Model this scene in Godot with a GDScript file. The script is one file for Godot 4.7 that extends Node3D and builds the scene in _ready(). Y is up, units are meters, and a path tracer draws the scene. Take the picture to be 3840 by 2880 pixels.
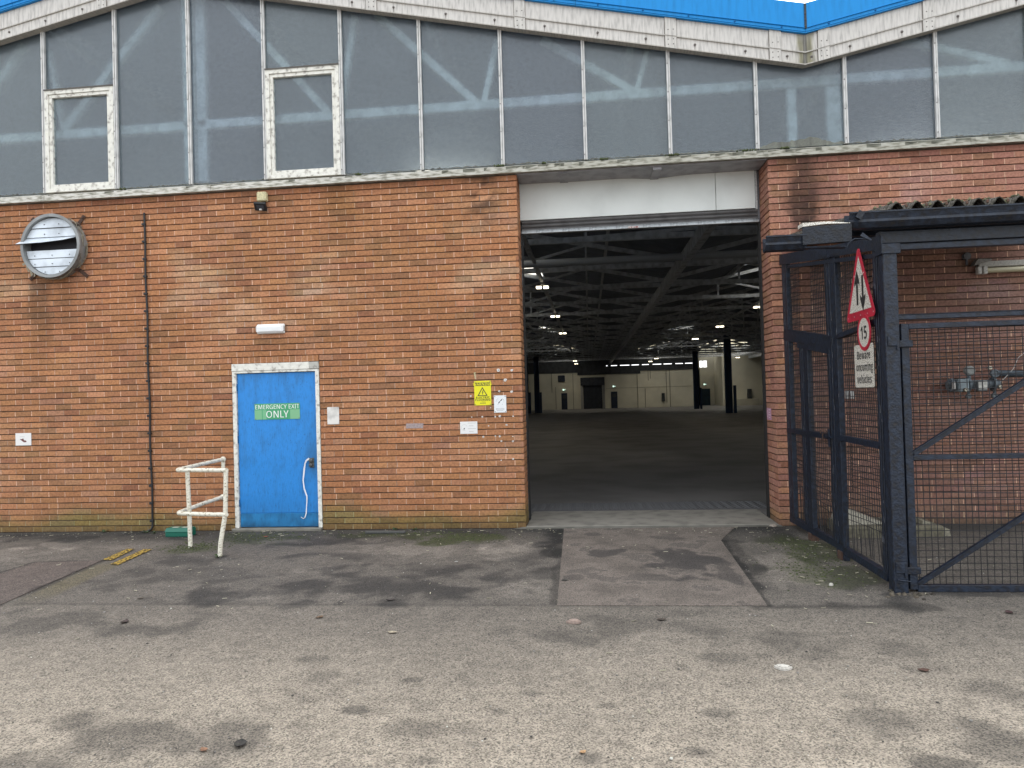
extends Node3D
# A brick warehouse front with an open roller-shutter gateway and a steel mesh cage, y up, metres.
# The outer wall face is the plane z = 0, the yard is z > 0, the hall is z < 0.

const RIDGE_X := 1.89
const VALLEY_X := 9.54
const HALF := 7.65
const SLOPE := 0.2087
const WALL_TOP := 4.29

var rng := RandomNumberGenerator.new()
var M := {}
var taken := {}
var cam: Camera3D
var tone_noise := FastNoiseLite.new()


# ---------------------------------------------------------------- mesh collector
class Shape:
	var v := PackedVector3Array()
	var n := PackedVector3Array()
	var c := PackedColorArray()
	var u := PackedVector2Array()
	var u2 := PackedVector2Array()
	var i := PackedInt32Array()

	static func flat_uv(p: Vector3, nn: Vector3) -> Vector2:
		var a := nn.abs()
		if a.y >= a.x and a.y >= a.z:
			return Vector2(p.x, p.z)
		if a.x >= a.z:
			return Vector2(-p.z, -p.y)
		return Vector2(p.x, -p.y)

	func add(p: Vector3, nn: Vector3, col: Color) -> int:
		v.append(p)
		n.append(nn)
		c.append(col)
		u.append(flat_uv(p, nn))
		return v.size() - 1

	# corners counter-clockwise as seen from outside
	func quad(p0: Vector3, p1: Vector3, p2: Vector3, p3: Vector3, c0 := Color.WHITE, c1 = null, c2 = null, c3 = null) -> void:
		var nn := (p2 - p0).cross(p3 - p1).normalized()
		var a := add(p0, nn, c0)
		add(p1, nn, c0 if c1 == null else c1)
		add(p2, nn, c0 if c2 == null else c2)
		add(p3, nn, c0 if c3 == null else c3)
		i.append_array(PackedInt32Array([a, a + 2, a + 1, a, a + 3, a + 2]))

	func tri(p0: Vector3, p1: Vector3, p2: Vector3, col := Color.WHITE) -> void:
		var nn := (p1 - p0).cross(p2 - p0).normalized()
		var a := add(p0, nn, col)
		add(p1, nn, col)
		add(p2, nn, col)
		i.append_array(PackedInt32Array([a, a + 2, a + 1]))

	# eight corners: 0-3 the near face (counter-clockwise from outside), 4-7 the far face behind them
	func hexa(q: Array, col := Color.WHITE) -> void:
		quad(q[0], q[1], q[2], q[3], col)
		quad(q[5], q[4], q[7], q[6], col)
		quad(q[1], q[5], q[6], q[2], col)
		quad(q[4], q[0], q[3], q[7], col)
		quad(q[3], q[2], q[6], q[7], col)
		quad(q[4], q[5], q[1], q[0], col)

	func box(a: Vector3, b: Vector3, col := Color.WHITE) -> void:
		hexa([Vector3(a.x, a.y, b.z), Vector3(b.x, a.y, b.z), Vector3(b.x, b.y, b.z), Vector3(a.x, b.y, b.z),
			Vector3(a.x, a.y, a.z), Vector3(b.x, a.y, a.z), Vector3(b.x, b.y, a.z), Vector3(a.x, b.y, a.z)], col)

	# a box with chamfered edges (bevel r)
	func cbox(a: Vector3, b: Vector3, r: float, col := Color.WHITE) -> void:
		var s := [a, b]
		var p := func(ix: int, iy: int, iz: int, ax: int) -> Vector3:
			var q := Vector3(s[ix].x, s[iy].y, s[iz].z)
			var d := Vector3(1.0 if ix == 0 else -1.0, 1.0 if iy == 0 else -1.0, 1.0 if iz == 0 else -1.0) * r
			d[ax] = 0.0
			return q + d
		# faces
		quad(p.call(0, 0, 1, 2), p.call(1, 0, 1, 2), p.call(1, 1, 1, 2), p.call(0, 1, 1, 2), col)
		quad(p.call(1, 0, 0, 2), p.call(0, 0, 0, 2), p.call(0, 1, 0, 2), p.call(1, 1, 0, 2), col)
		quad(p.call(1, 0, 1, 0), p.call(1, 0, 0, 0), p.call(1, 1, 0, 0), p.call(1, 1, 1, 0), col)
		quad(p.call(0, 0, 0, 0), p.call(0, 0, 1, 0), p.call(0, 1, 1, 0), p.call(0, 1, 0, 0), col)
		quad(p.call(0, 1, 1, 1), p.call(1, 1, 1, 1), p.call(1, 1, 0, 1), p.call(0, 1, 0, 1), col)
		quad(p.call(0, 0, 0, 1), p.call(1, 0, 0, 1), p.call(1, 0, 1, 1), p.call(0, 0, 1, 1), col)
		# edges along y, x, z
		quad(p.call(1, 0, 1, 2), p.call(1, 0, 1, 0), p.call(1, 1, 1, 0), p.call(1, 1, 1, 2), col)
		quad(p.call(0, 0, 1, 0), p.call(0, 0, 1, 2), p.call(0, 1, 1, 2), p.call(0, 1, 1, 0), col)
		quad(p.call(1, 0, 0, 0), p.call(1, 0, 0, 2), p.call(1, 1, 0, 2), p.call(1, 1, 0, 0), col)
		quad(p.call(0, 0, 0, 2), p.call(0, 0, 0, 0), p.call(0, 1, 0, 0), p.call(0, 1, 0, 2), col)
		quad(p.call(0, 1, 1, 2), p.call(1, 1, 1, 2), p.call(1, 1, 1, 1), p.call(0, 1, 1, 1), col)
		quad(p.call(0, 0, 1, 1), p.call(1, 0, 1, 1), p.call(1, 0, 1, 2), p.call(0, 0, 1, 2), col)
		quad(p.call(0, 1, 0, 1), p.call(1, 1, 0, 1), p.call(1, 1, 0, 2), p.call(0, 1, 0, 2), col)
		quad(p.call(0, 0, 0, 2), p.call(1, 0, 0, 2), p.call(1, 0, 0, 1), p.call(0, 0, 0, 1), col)
		quad(p.call(1, 1, 1, 0), p.call(1, 1, 0, 0), p.call(1, 1, 0, 1), p.call(1, 1, 1, 1), col)
		quad(p.call(0, 1, 0, 0), p.call(0, 1, 1, 0), p.call(0, 1, 1, 1), p.call(0, 1, 0, 1), col)
		quad(p.call(1, 0, 0, 0), p.call(1, 0, 1, 0), p.call(1, 0, 1, 1), p.call(1, 0, 0, 1), col)
		quad(p.call(0, 0, 1, 0), p.call(0, 0, 0, 0), p.call(0, 0, 0, 1), p.call(0, 0, 1, 1), col)
		# corners
		for k in 8:
			var x := k & 1
			var y := (k >> 1) & 1
			var z := (k >> 2) & 1
			var q0: Vector3 = p.call(x, y, z, 0)
			var q1: Vector3 = p.call(x, y, z, 1)
			var q2: Vector3 = p.call(x, y, z, 2)
			if (x + y + z) % 2 == 1:
				tri(q0, q1, q2, col)
			else:
				tri(q0, q2, q1, col)

	# a bar of width w and height h from a to b; "up" is the direction of the height
	func bar(a: Vector3, b: Vector3, w: float, h: float, up := Vector3.UP, col := Color.WHITE) -> void:
		var d := (b - a).normalized()
		var s := d.cross(up).normalized() * w * 0.5
		var t := s.cross(d).normalized() * h * 0.5
		hexa([b - s - t, b + s - t, b + s + t, b - s + t, a - s - t, a + s - t, a + s + t, a - s + t], col)

	func tube(pts: Array, r: float, sides := 8, col := Color.WHITE, caps := true) -> void:
		var rings := []
		var ref := Vector3.UP
		var d0: Vector3 = (pts[1] - pts[0]).normalized()
		if absf(d0.dot(ref)) > 0.9:
			ref = Vector3.RIGHT
		var s := d0.cross(ref).normalized()
		for k in pts.size():
			var d: Vector3
			if k == 0:
				d = d0
			elif k == pts.size() - 1:
				d = (pts[k] - pts[k - 1]).normalized()
			else:
				d = ((pts[k] - pts[k - 1]).normalized() + (pts[k + 1] - pts[k]).normalized()).normalized()
			s = (s - d * s.dot(d)).normalized()
			var t := d.cross(s)
			var first := v.size()
			for j in sides + 1:
				var a := TAU * j / sides
				var nn := s * cos(a) + t * sin(a)
				v.append(pts[k] + nn * r)
				n.append(nn)
				c.append(col)
				u.append(Vector2(float(j) / sides * TAU * r, k * 0.2 + pts[k].y))
			rings.append(first)
		for k in pts.size() - 1:
			for j in sides:
				var a: int = rings[k] + j
				var b: int = rings[k + 1] + j
				i.append_array(PackedInt32Array([a, b + 1, a + 1, a, b, b + 1]))
		if caps:
			for e in [0, pts.size() - 1]:
				var dd: Vector3 = (pts[0] - pts[1]).normalized() if e == 0 else (pts[e] - pts[e - 1]).normalized()
				var ctr := add(pts[e], dd, col)
				var f: int = v.size()
				for j in sides + 1:
					add(v[rings[e] + j], dd, col)
				for j in sides:
					i.append_array(PackedInt32Array([ctr, f + j, f + j + 1] if e == 0 else [ctr, f + j + 1, f + j]))

	# rings of radius prof[k].x at height prof[k].y along axis, round centre o
	func lathe(prof: Array, o: Vector3, axis: Vector3, sides := 24, col := Color.WHITE) -> void:
		var ref := Vector3.RIGHT if absf(axis.x) < 0.9 else Vector3.UP
		var s := axis.cross(ref).normalized()
		var t := axis.cross(s).normalized()
		for k in prof.size() - 1:
			var p0: Vector2 = prof[k]
			var p1: Vector2 = prof[k + 1]
			var e := (p1 - p0).normalized()
			var first := v.size()
			for j in sides + 1:
				var a := TAU * j / sides
				var rad := s * cos(a) + t * sin(a)
				var nn := (rad * e.y - axis * e.x).normalized()
				for q in [p0, p1]:
					v.append(o + rad * q.x + axis * q.y)
					n.append(nn)
					c.append(col)
					u.append(Vector2(a * 0.3, q.y + q.x))
			for j in sides:
				var b := first + j * 2
				i.append_array(PackedInt32Array([b, b + 1, b + 2, b + 1, b + 3, b + 2]))

	# a flat outline (2D, counter-clockwise) in the frame o, x, y, pushed out by depth along x cross y
	func plate(outline: PackedVector2Array, o: Vector3, x: Vector3, y: Vector3, depth: float, col := Color.WHITE) -> void:
		var z := x.cross(y).normalized()
		var tris := Geometry2D.triangulate_polygon(outline)
		for side in 2:
			var nn := z if side == 0 else -z
			var first := v.size()
			for p in outline:
				add(o + x * p.x + y * p.y + (z * depth if side == 0 else Vector3.ZERO), nn, col)
			for k in range(0, tris.size(), 3):
				var a := tris[k]
				var b := tris[k + 1]
				var cc := tris[k + 2]
				var ccw: bool = (outline[b] - outline[a]).cross(outline[cc] - outline[a]) > 0
				if ccw == (side == 0):
					i.append_array(PackedInt32Array([first + a, first + cc, first + b]))
				else:
					i.append_array(PackedInt32Array([first + a, first + b, first + cc]))
		for k in outline.size():
			var p := outline[k]
			var q := outline[(k + 1) % outline.size()]
			var P := o + x * p.x + y * p.y
			var Q := o + x * q.x + y * q.y
			quad(P, Q, Q + z * depth, P + z * depth, col)

	func mesh() -> ArrayMesh:
		var a := []
		a.resize(Mesh.ARRAY_MAX)
		a[Mesh.ARRAY_VERTEX] = v
		a[Mesh.ARRAY_NORMAL] = n
		a[Mesh.ARRAY_COLOR] = c
		a[Mesh.ARRAY_TEX_UV] = u
		if u2.size() == v.size():
			a[Mesh.ARRAY_TEX_UV2] = u2
		a[Mesh.ARRAY_INDEX] = i
		var m := ArrayMesh.new()
		m.add_surface_from_arrays(Mesh.PRIMITIVE_TRIANGLES, a)
		return m


# ---------------------------------------------------------------- scene helpers
func numbered(called: String) -> String:
	if not taken.has(called):
		taken[called] = 0
		return called
	taken[called] += 1
	return "%s_%03d" % [called, taken[called]]


func obj(called: String, s: Shape, m: Material, parent: Node = self, at := Vector3.ZERO) -> MeshInstance3D:
	var o := MeshInstance3D.new()
	o.name = numbered(called)
	o.mesh = s.mesh()
	o.material_override = m
	parent.add_child(o, true)
	o.position = at
	return o


func part_of(called: String, parent: Node) -> Node3D:
	var o := Node3D.new()
	o.name = numbered(called)
	parent.add_child(o, true)
	return o


func thing(called: String, label: String, category: String, at := Vector3.ZERO, group := "") -> Node3D:
	var o := Node3D.new()
	o.name = numbered(called)
	add_child(o)
	o.position = at
	tag(o, label, category, group)
	return o


func tag(o: Node, label: String, category: String, group := "") -> void:
	o.set_meta("label", label)
	o.set_meta("category", category)
	if group:
		o.set_meta("group", group)


func struct(called: String, s: Shape, m: Material, label := "") -> MeshInstance3D:
	var o := obj(called, s, m)
	o.set_meta("kind", "structure")
	if label:
		o.set_meta("label", label)
	return o


func lin(r: float, g: float, b: float) -> Color:
	return Color(r, g, b).linear_to_srgb()


func noise_tex(freq: float, stops: Array, size := 512, kind := FastNoiseLite.TYPE_SIMPLEX_SMOOTH, octaves := 4, sd := 1, normal := 0.0) -> NoiseTexture2D:
	var f := FastNoiseLite.new()
	f.noise_type = kind
	f.frequency = freq
	f.fractal_octaves = octaves
	f.seed = sd
	if kind == FastNoiseLite.TYPE_CELLULAR:
		f.cellular_return_type = FastNoiseLite.RETURN_CELL_VALUE
		f.fractal_type = FastNoiseLite.FRACTAL_NONE if octaves == 1 else FastNoiseLite.FRACTAL_FBM
	var t := NoiseTexture2D.new()
	t.width = size
	t.height = size
	t.seamless = true
	t.noise = f
	if normal > 0.0:
		t.as_normal_map = true
		t.bump_strength = normal
	elif stops:
		var g := Gradient.new()
		g.offsets = PackedFloat32Array(stops.map(func(s): return s[0]))
		g.colors = PackedColorArray(stops.map(func(s): return s[1] if s[1] is Color else lin(s[1], s[1], s[1])))
		t.color_ramp = g
	return t


func mat(called: String, col: Color, rough := 0.8, metal := 0.0, tex: Texture2D = null, scale := 1.0, nrm: Texture2D = null, nscale := 0.5) -> StandardMaterial3D:
	var m := StandardMaterial3D.new()
	m.resource_name = called
	m.albedo_color = lin(col.r, col.g, col.b)
	m.roughness = rough
	m.metallic = metal
	m.vertex_color_use_as_albedo = true
	m.uv1_scale = Vector3(scale, scale, scale)
	if tex:
		m.albedo_texture = tex
	if nrm:
		m.normal_enabled = true
		m.normal_texture = nrm
		m.normal_scale = nscale
	M[called] = m
	return m


func smooth(a: float, b: float, x: float) -> float:
	return smoothstep(a, b, x)


# height of the lower edge of the bargeboard at x
func eave(x: float) -> float:
	var t := fposmod(x - VALLEY_X, 2.0 * HALF)
	return 5.32 + SLOPE * minf(t, 2.0 * HALF - t)


func floor_y(z: float) -> float:
	return 0.02 + 0.00434 * minf(z + 1.2, 0.0)


func make_materials() -> void:
	var grain := noise_tex(0.035, [[0.0, 0.62], [0.45, 0.85], [0.6, 0.95], [1.0, 1.0]], 512, FastNoiseLite.TYPE_SIMPLEX_SMOOTH, 5, 3)
	var grain_n := noise_tex(0.06, [], 512, FastNoiseLite.TYPE_SIMPLEX_SMOOTH, 5, 4, 3.0)
	var blotch := noise_tex(0.012, [[0.0, 0.55], [0.4, 0.8], [0.65, 0.95], [1.0, 1.0]], 512, FastNoiseLite.TYPE_SIMPLEX_SMOOTH, 6, 5)
	mat("brick", Color(1, 1, 1), 0.9, 0.0, grain, 1.4, grain_n, 0.6)
	mat("mortar", Color(0.115, 0.08, 0.06), 0.95, 0.0, grain, 2.0)
	mat("pale_mortar", Color(0.78, 0.48, 0.33), 0.95, 0.0, grain, 2.0)
	mat("plain", Color(1, 1, 1), 0.65, 0.0, grain, 2.0)
	mat("smooth_paint", Color(1, 1, 1), 0.4, 0.0, blotch, 0.8)
	mat("print", Color(1, 1, 1), 0.45)
	# old white paint that flakes to grey wood
	var flake := noise_tex(0.03, [[0.0, Color(0.62, 0.60, 0.57)], [0.24, Color(0.76, 0.74, 0.71)], [0.36, Color(0.91, 0.90, 0.87)], [0.7, Color(0.97, 0.96, 0.93)], [1.0, Color(0.93, 0.92, 0.87)]], 512, FastNoiseLite.TYPE_SIMPLEX_SMOOTH, 6, 11)
	mat("flaking_paint", Color(0.86, 0.86, 0.84), 0.7, 0.0, flake, 0.7, grain_n, 0.5)
	# white rail paint with rust and dirt pits
	var pits := noise_tex(0.022, [[0.0, Color(0.40, 0.33, 0.24)], [0.17, Color(0.55, 0.50, 0.42)], [0.26, Color(0.90, 0.88, 0.82)], [0.5, Color(0.96, 0.95, 0.91)], [1.0, Color(0.99, 0.98, 0.95)]], 512, FastNoiseLite.TYPE_SIMPLEX_SMOOTH, 5, 12)
	mat("rail_paint", Color(0.84, 0.82, 0.76), 0.5, 0.0, pits, 2.0, grain_n, 0.3)
	# weathered white boarding: long vertical dirt streaks
	var streak := noise_tex(0.02, [[0.0, 0.55], [0.35, 0.82], [0.6, 0.94], [1.0, 1.0]], 512, FastNoiseLite.TYPE_SIMPLEX_SMOOTH, 6, 13)
	var sm := mat("barge", Color(0.66, 0.63, 0.59), 0.75, 0.0, streak, 1.0)
	sm.uv1_scale = Vector3(2.6, 0.4, 1)
	var alu := mat("aluminium", Color(0.68, 0.67, 0.65), 0.5, 0.1, streak, 1.0)
	alu.uv1_scale = Vector3(2.0, 0.7, 1)
	var sill := mat("sill_metal", Color(0.66, 0.65, 0.61), 0.7, 0.0, null)
	sill.albedo_texture = noise_tex(0.025, [[0.0, Color(0.5, 0.5, 0.46)], [0.3, Color(0.72, 0.71, 0.67)], [0.55, Color(0.93, 0.92, 0.90)], [1.0, Color(1, 1, 1)]], 512, FastNoiseLite.TYPE_SIMPLEX_SMOOTH, 6, 14)
	sill.uv1_scale = Vector3(0.5, 2.0, 1)
	var blue := mat("blue_cladding", Color(0.015, 0.262, 0.66), 0.35, 0.0, noise_tex(0.02, [[0.0, 0.80], [0.3, 0.91], [0.6, 0.98], [1.0, 1.0]], 512, FastNoiseLite.TYPE_SIMPLEX_SMOOTH, 5, 15), 0.4)
	blue.uv1_scale = Vector3(1.6, 0.25, 1)
	blue.metallic_specular = 0.3
	# painted door: brush streaks and pin specks
	var brush := noise_tex(0.03, [[0.0, 0.55], [0.22, 0.86], [0.5, 0.96], [1.0, 1.0]], 512, FastNoiseLite.TYPE_SIMPLEX_SMOOTH, 5, 16)
	var dm := mat("door_paint", Color(0.018, 0.245, 0.68), 0.45, 0.0, brush, 1.0, grain_n, 0.15)
	dm.uv1_scale = Vector3(2.2, 0.6, 1)
	# patterned obscured glass with a film of dirt
	var hex := noise_tex(0.11, [], 512, FastNoiseLite.TYPE_CELLULAR, 1, 17, 4.0)
	var g := mat("obscured_glass", Color(0.50, 0.58, 0.64), 0.215)
	g.vertex_color_use_as_albedo = false
	g.albedo_color = Color(0.88, 0.94, 0.98, 0.07)
	g.refraction_enabled = true
	g.refraction_scale = 0.05
	g.albedo_texture = noise_tex(0.02, [[0.0, 0.88], [0.5, 0.96], [1.0, 1.0]], 512, FastNoiseLite.TYPE_SIMPLEX_SMOOTH, 5, 18)
	g.normal_enabled = true
	g.normal_texture = hex
	g.normal_scale = 0.22
	g.uv1_scale = Vector3(1.3, 1.3, 1)
	for k in 2:
		var alt := g.duplicate()
		alt.albedo_color = [Color(0.885, 0.945, 0.975, 0.08), Color(0.88, 0.935, 0.985, 0.065)][k]
		alt.roughness = [0.22, 0.21][k]
		M["obscured_glass_%d" % k] = alt
	var clear := mat("clear_pane", Color(0.9, 0.9, 0.9), 0.05)
	clear.vertex_color_use_as_albedo = false
	clear.transparency = BaseMaterial3D.TRANSPARENCY_ALPHA
	clear.albedo_color = Color(0.9, 0.9, 0.88, 0.3)
	var rl := mat("rooflight_seen_or_added", Color(0.8, 0.72, 0.5), 0.6)
	rl.vertex_color_use_as_albedo = false
	rl.transparency = BaseMaterial3D.TRANSPARENCY_ALPHA
	rl.albedo_color = Color(0.88, 0.83, 0.68, 0.6)
	rl.backlight_enabled = true
	rl.backlight = Color(0.9, 0.85, 0.7)
	mat("galvanised", Color(0.42, 0.44, 0.45), 0.42, 0.55, noise_tex(0.08, [[0.0, 0.55], [0.5, 0.85], [1.0, 1.0]], 256, FastNoiseLite.TYPE_CELLULAR, 1, 19), 3.0)
	mat("louvre_metal", Color(0.72, 0.78, 0.84), 0.45, 0.15, blotch, 0.4)
	mat("shutter_white", Color(0.80, 0.83, 0.80), 0.55, 0.0, noise_tex(0.01, [[0.0, 0.86], [0.5, 0.96], [1.0, 1.0]], 256, FastNoiseLite.TYPE_SIMPLEX_SMOOTH, 4, 20), 0.7)
	mat("black_paint", Color(0.011, 0.020, 0.039), 0.5, 0.0, noise_tex(0.02, [[0.0, Color(0.95, 0.62, 0.45)], [0.22, Color(0.8, 0.66, 0.6)], [0.3, Color(0.55, 0.57, 0.62)], [0.55, Color(0.8, 0.82, 0.85)], [0.8, Color(1, 1, 1)], [1.0, Color(1, 1, 1)]], 512, FastNoiseLite.TYPE_SIMPLEX_SMOOTH, 6, 21), 1.3, grain_n, 0.5)
	mat("black_plastic", Color(0.012, 0.013, 0.015), 0.5)
	mat("wire", Color(0.014, 0.014, 0.017), 0.6)
	mat("rust", Color(0.09, 0.05, 0.035), 0.85, 0.0, blotch, 4.0)
	mat("concrete", Color(0.29, 0.275, 0.245), 0.9, 0.0, noise_tex(0.008, [[0.0, 0.6], [0.35, 0.82], [0.6, 0.94], [1.0, 1.0]], 512, FastNoiseLite.TYPE_SIMPLEX_SMOOTH, 6, 22), 0.9, grain_n, 0.4)
	var fl := mat("hall_floor", Color(0.19, 0.18, 0.175), 0.66, 0.0, noise_tex(0.01, [[0.0, 0.65], [0.4, 0.82], [0.6, 0.93], [1.0, 1.0]], 512, FastNoiseLite.TYPE_SIMPLEX_SMOOTH, 6, 23), 0.12)
	fl.metallic_specular = 0.3
	mat("hall_paint", Color(0.70, 0.66, 0.54), 0.8, 0.0, noise_tex(0.01, [[0.0, 0.85], [1.0, 1.0]], 256, FastNoiseLite.TYPE_SIMPLEX_SMOOTH, 4, 29), 0.2)
	mat("hall_dark", Color(0.05, 0.053, 0.06), 0.8, 0.0, blotch, 0.3)
	mat("hall_steel", Color(0.66, 0.68, 0.72), 0.6, 0.0, blotch, 0.6)
	mat("navy_steel", Color(0.015, 0.045, 0.11), 0.45)
	mat("roof_lining", Color(0.24, 0.27, 0.34), 0.85, 0.0, noise_tex(0.02, [[0.0, 0.6], [1.0, 1.0]], 256, FastNoiseLite.TYPE_SIMPLEX_SMOOTH, 4, 24), 0.3)
	var lamp := mat("lamp_glow", Color(0.9, 0.9, 0.85), 0.5)
	lamp.emission_enabled = true
	lamp.emission = Color(1.0, 0.95, 0.82)
	lamp.emission_energy_multiplier = 3.0
	var ex := mat("exit_glow", Color(0.8, 0.9, 0.85), 0.5)
	ex.emission_enabled = true
	ex.emission = Color(0.85, 1.0, 0.92)
	ex.emission_energy_multiplier = 0.8
	# fibre cement roof with moss
	mat("fibre_cement", Color(0.16, 0.15, 0.14), 0.95, 0.0, noise_tex(0.03, [[0.0, Color(0.25, 0.24, 0.17)], [0.4, Color(0.45, 0.43, 0.36)], [0.6, Color(0.8, 0.78, 0.74)], [1.0, Color(1, 1, 1)]], 512, FastNoiseLite.TYPE_SIMPLEX_SMOOTH, 6, 25), 2.0, grain_n, 0.8)
	mat("dirty_white", Color(0.72, 0.70, 0.66), 0.6, 0.0, noise_tex(0.06, [[0.0, Color(0.45, 0.42, 0.36)], [0.3, Color(0.62, 0.60, 0.54)], [0.52, Color(0.93, 0.92, 0.90)], [1.0, Color(1, 1, 1)]], 512, FastNoiseLite.TYPE_SIMPLEX_SMOOTH, 6, 26), 2.2)
	mat("stone", Color(0.44, 0.41, 0.33), 0.9, 0.0, blotch, 3.0, grain_n, 0.8)
	mat("leaf", Color(1, 1, 1), 0.8, 0.0, blotch, 6.0)
	mat("moss", Color(1, 1, 1), 0.95)
	# asphalt: fine chippings (repeated) times the broad stains and painted shade laid over the whole yard
	var a := mat("asphalt", Color(1, 1, 1), 0.88)
	a.vertex_color_use_as_albedo = false
	a.albedo_texture = noise_tex(0.16, [[0.0, 0.10], [0.2, 0.34], [0.5, 0.66], [0.75, 0.90], [1.0, 1.0]], 1024, FastNoiseLite.TYPE_CELLULAR, 2, 31)
	a.normal_enabled = true
	a.normal_texture = noise_tex(0.14, [], 1024, FastNoiseLite.TYPE_CELLULAR, 3, 31, 6.0)
	a.normal_scale = 0.9
	a.uv1_scale = Vector3(0.8, 0.8, 1)
	a.detail_enabled = true
	a.detail_blend_mode = BaseMaterial3D.BLEND_MODE_MUL
	a.detail_uv_layer = BaseMaterial3D.DETAIL_UV_2
	a.detail_albedo = ImageTexture.create_from_image(yard_stains_and_shade())
	var pm := mat("asphalt_patch", Color(1, 1, 1), 0.88)
	pm.vertex_color_use_as_albedo = false
	pm.albedo_color = Color(1, 1, 1)
	pm.albedo_texture = a.albedo_texture
	pm.normal_enabled = true
	pm.normal_texture = a.normal_texture
	pm.normal_scale = 0.7
	pm.uv1_scale = Vector3(1.03, 1.03, 1)
	pm.detail_enabled = true
	pm.detail_blend_mode = BaseMaterial3D.BLEND_MODE_MUL
	pm.detail_uv_layer = BaseMaterial3D.DETAIL_UV_2
	pm.detail_albedo = ImageTexture.create_from_image(patch_stains())
	var al := a.duplicate()
	al.albedo_color = Color(0.97, 0.93, 0.94)
	M["asphalt_left"] = al
	mat("road_paint", Color(0.62, 0.40, 0.06), 0.8, 0.0, noise_tex(0.05, [[0.0, Color(0.30, 0.30, 0.40)], [0.47, Color(0.42, 0.42, 0.5)], [0.56, Color(0.85, 0.86, 0.9)], [1.0, Color(1, 1, 1)]], 256, FastNoiseLite.TYPE_SIMPLEX_SMOOTH, 5, 32), 2.0)


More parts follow.
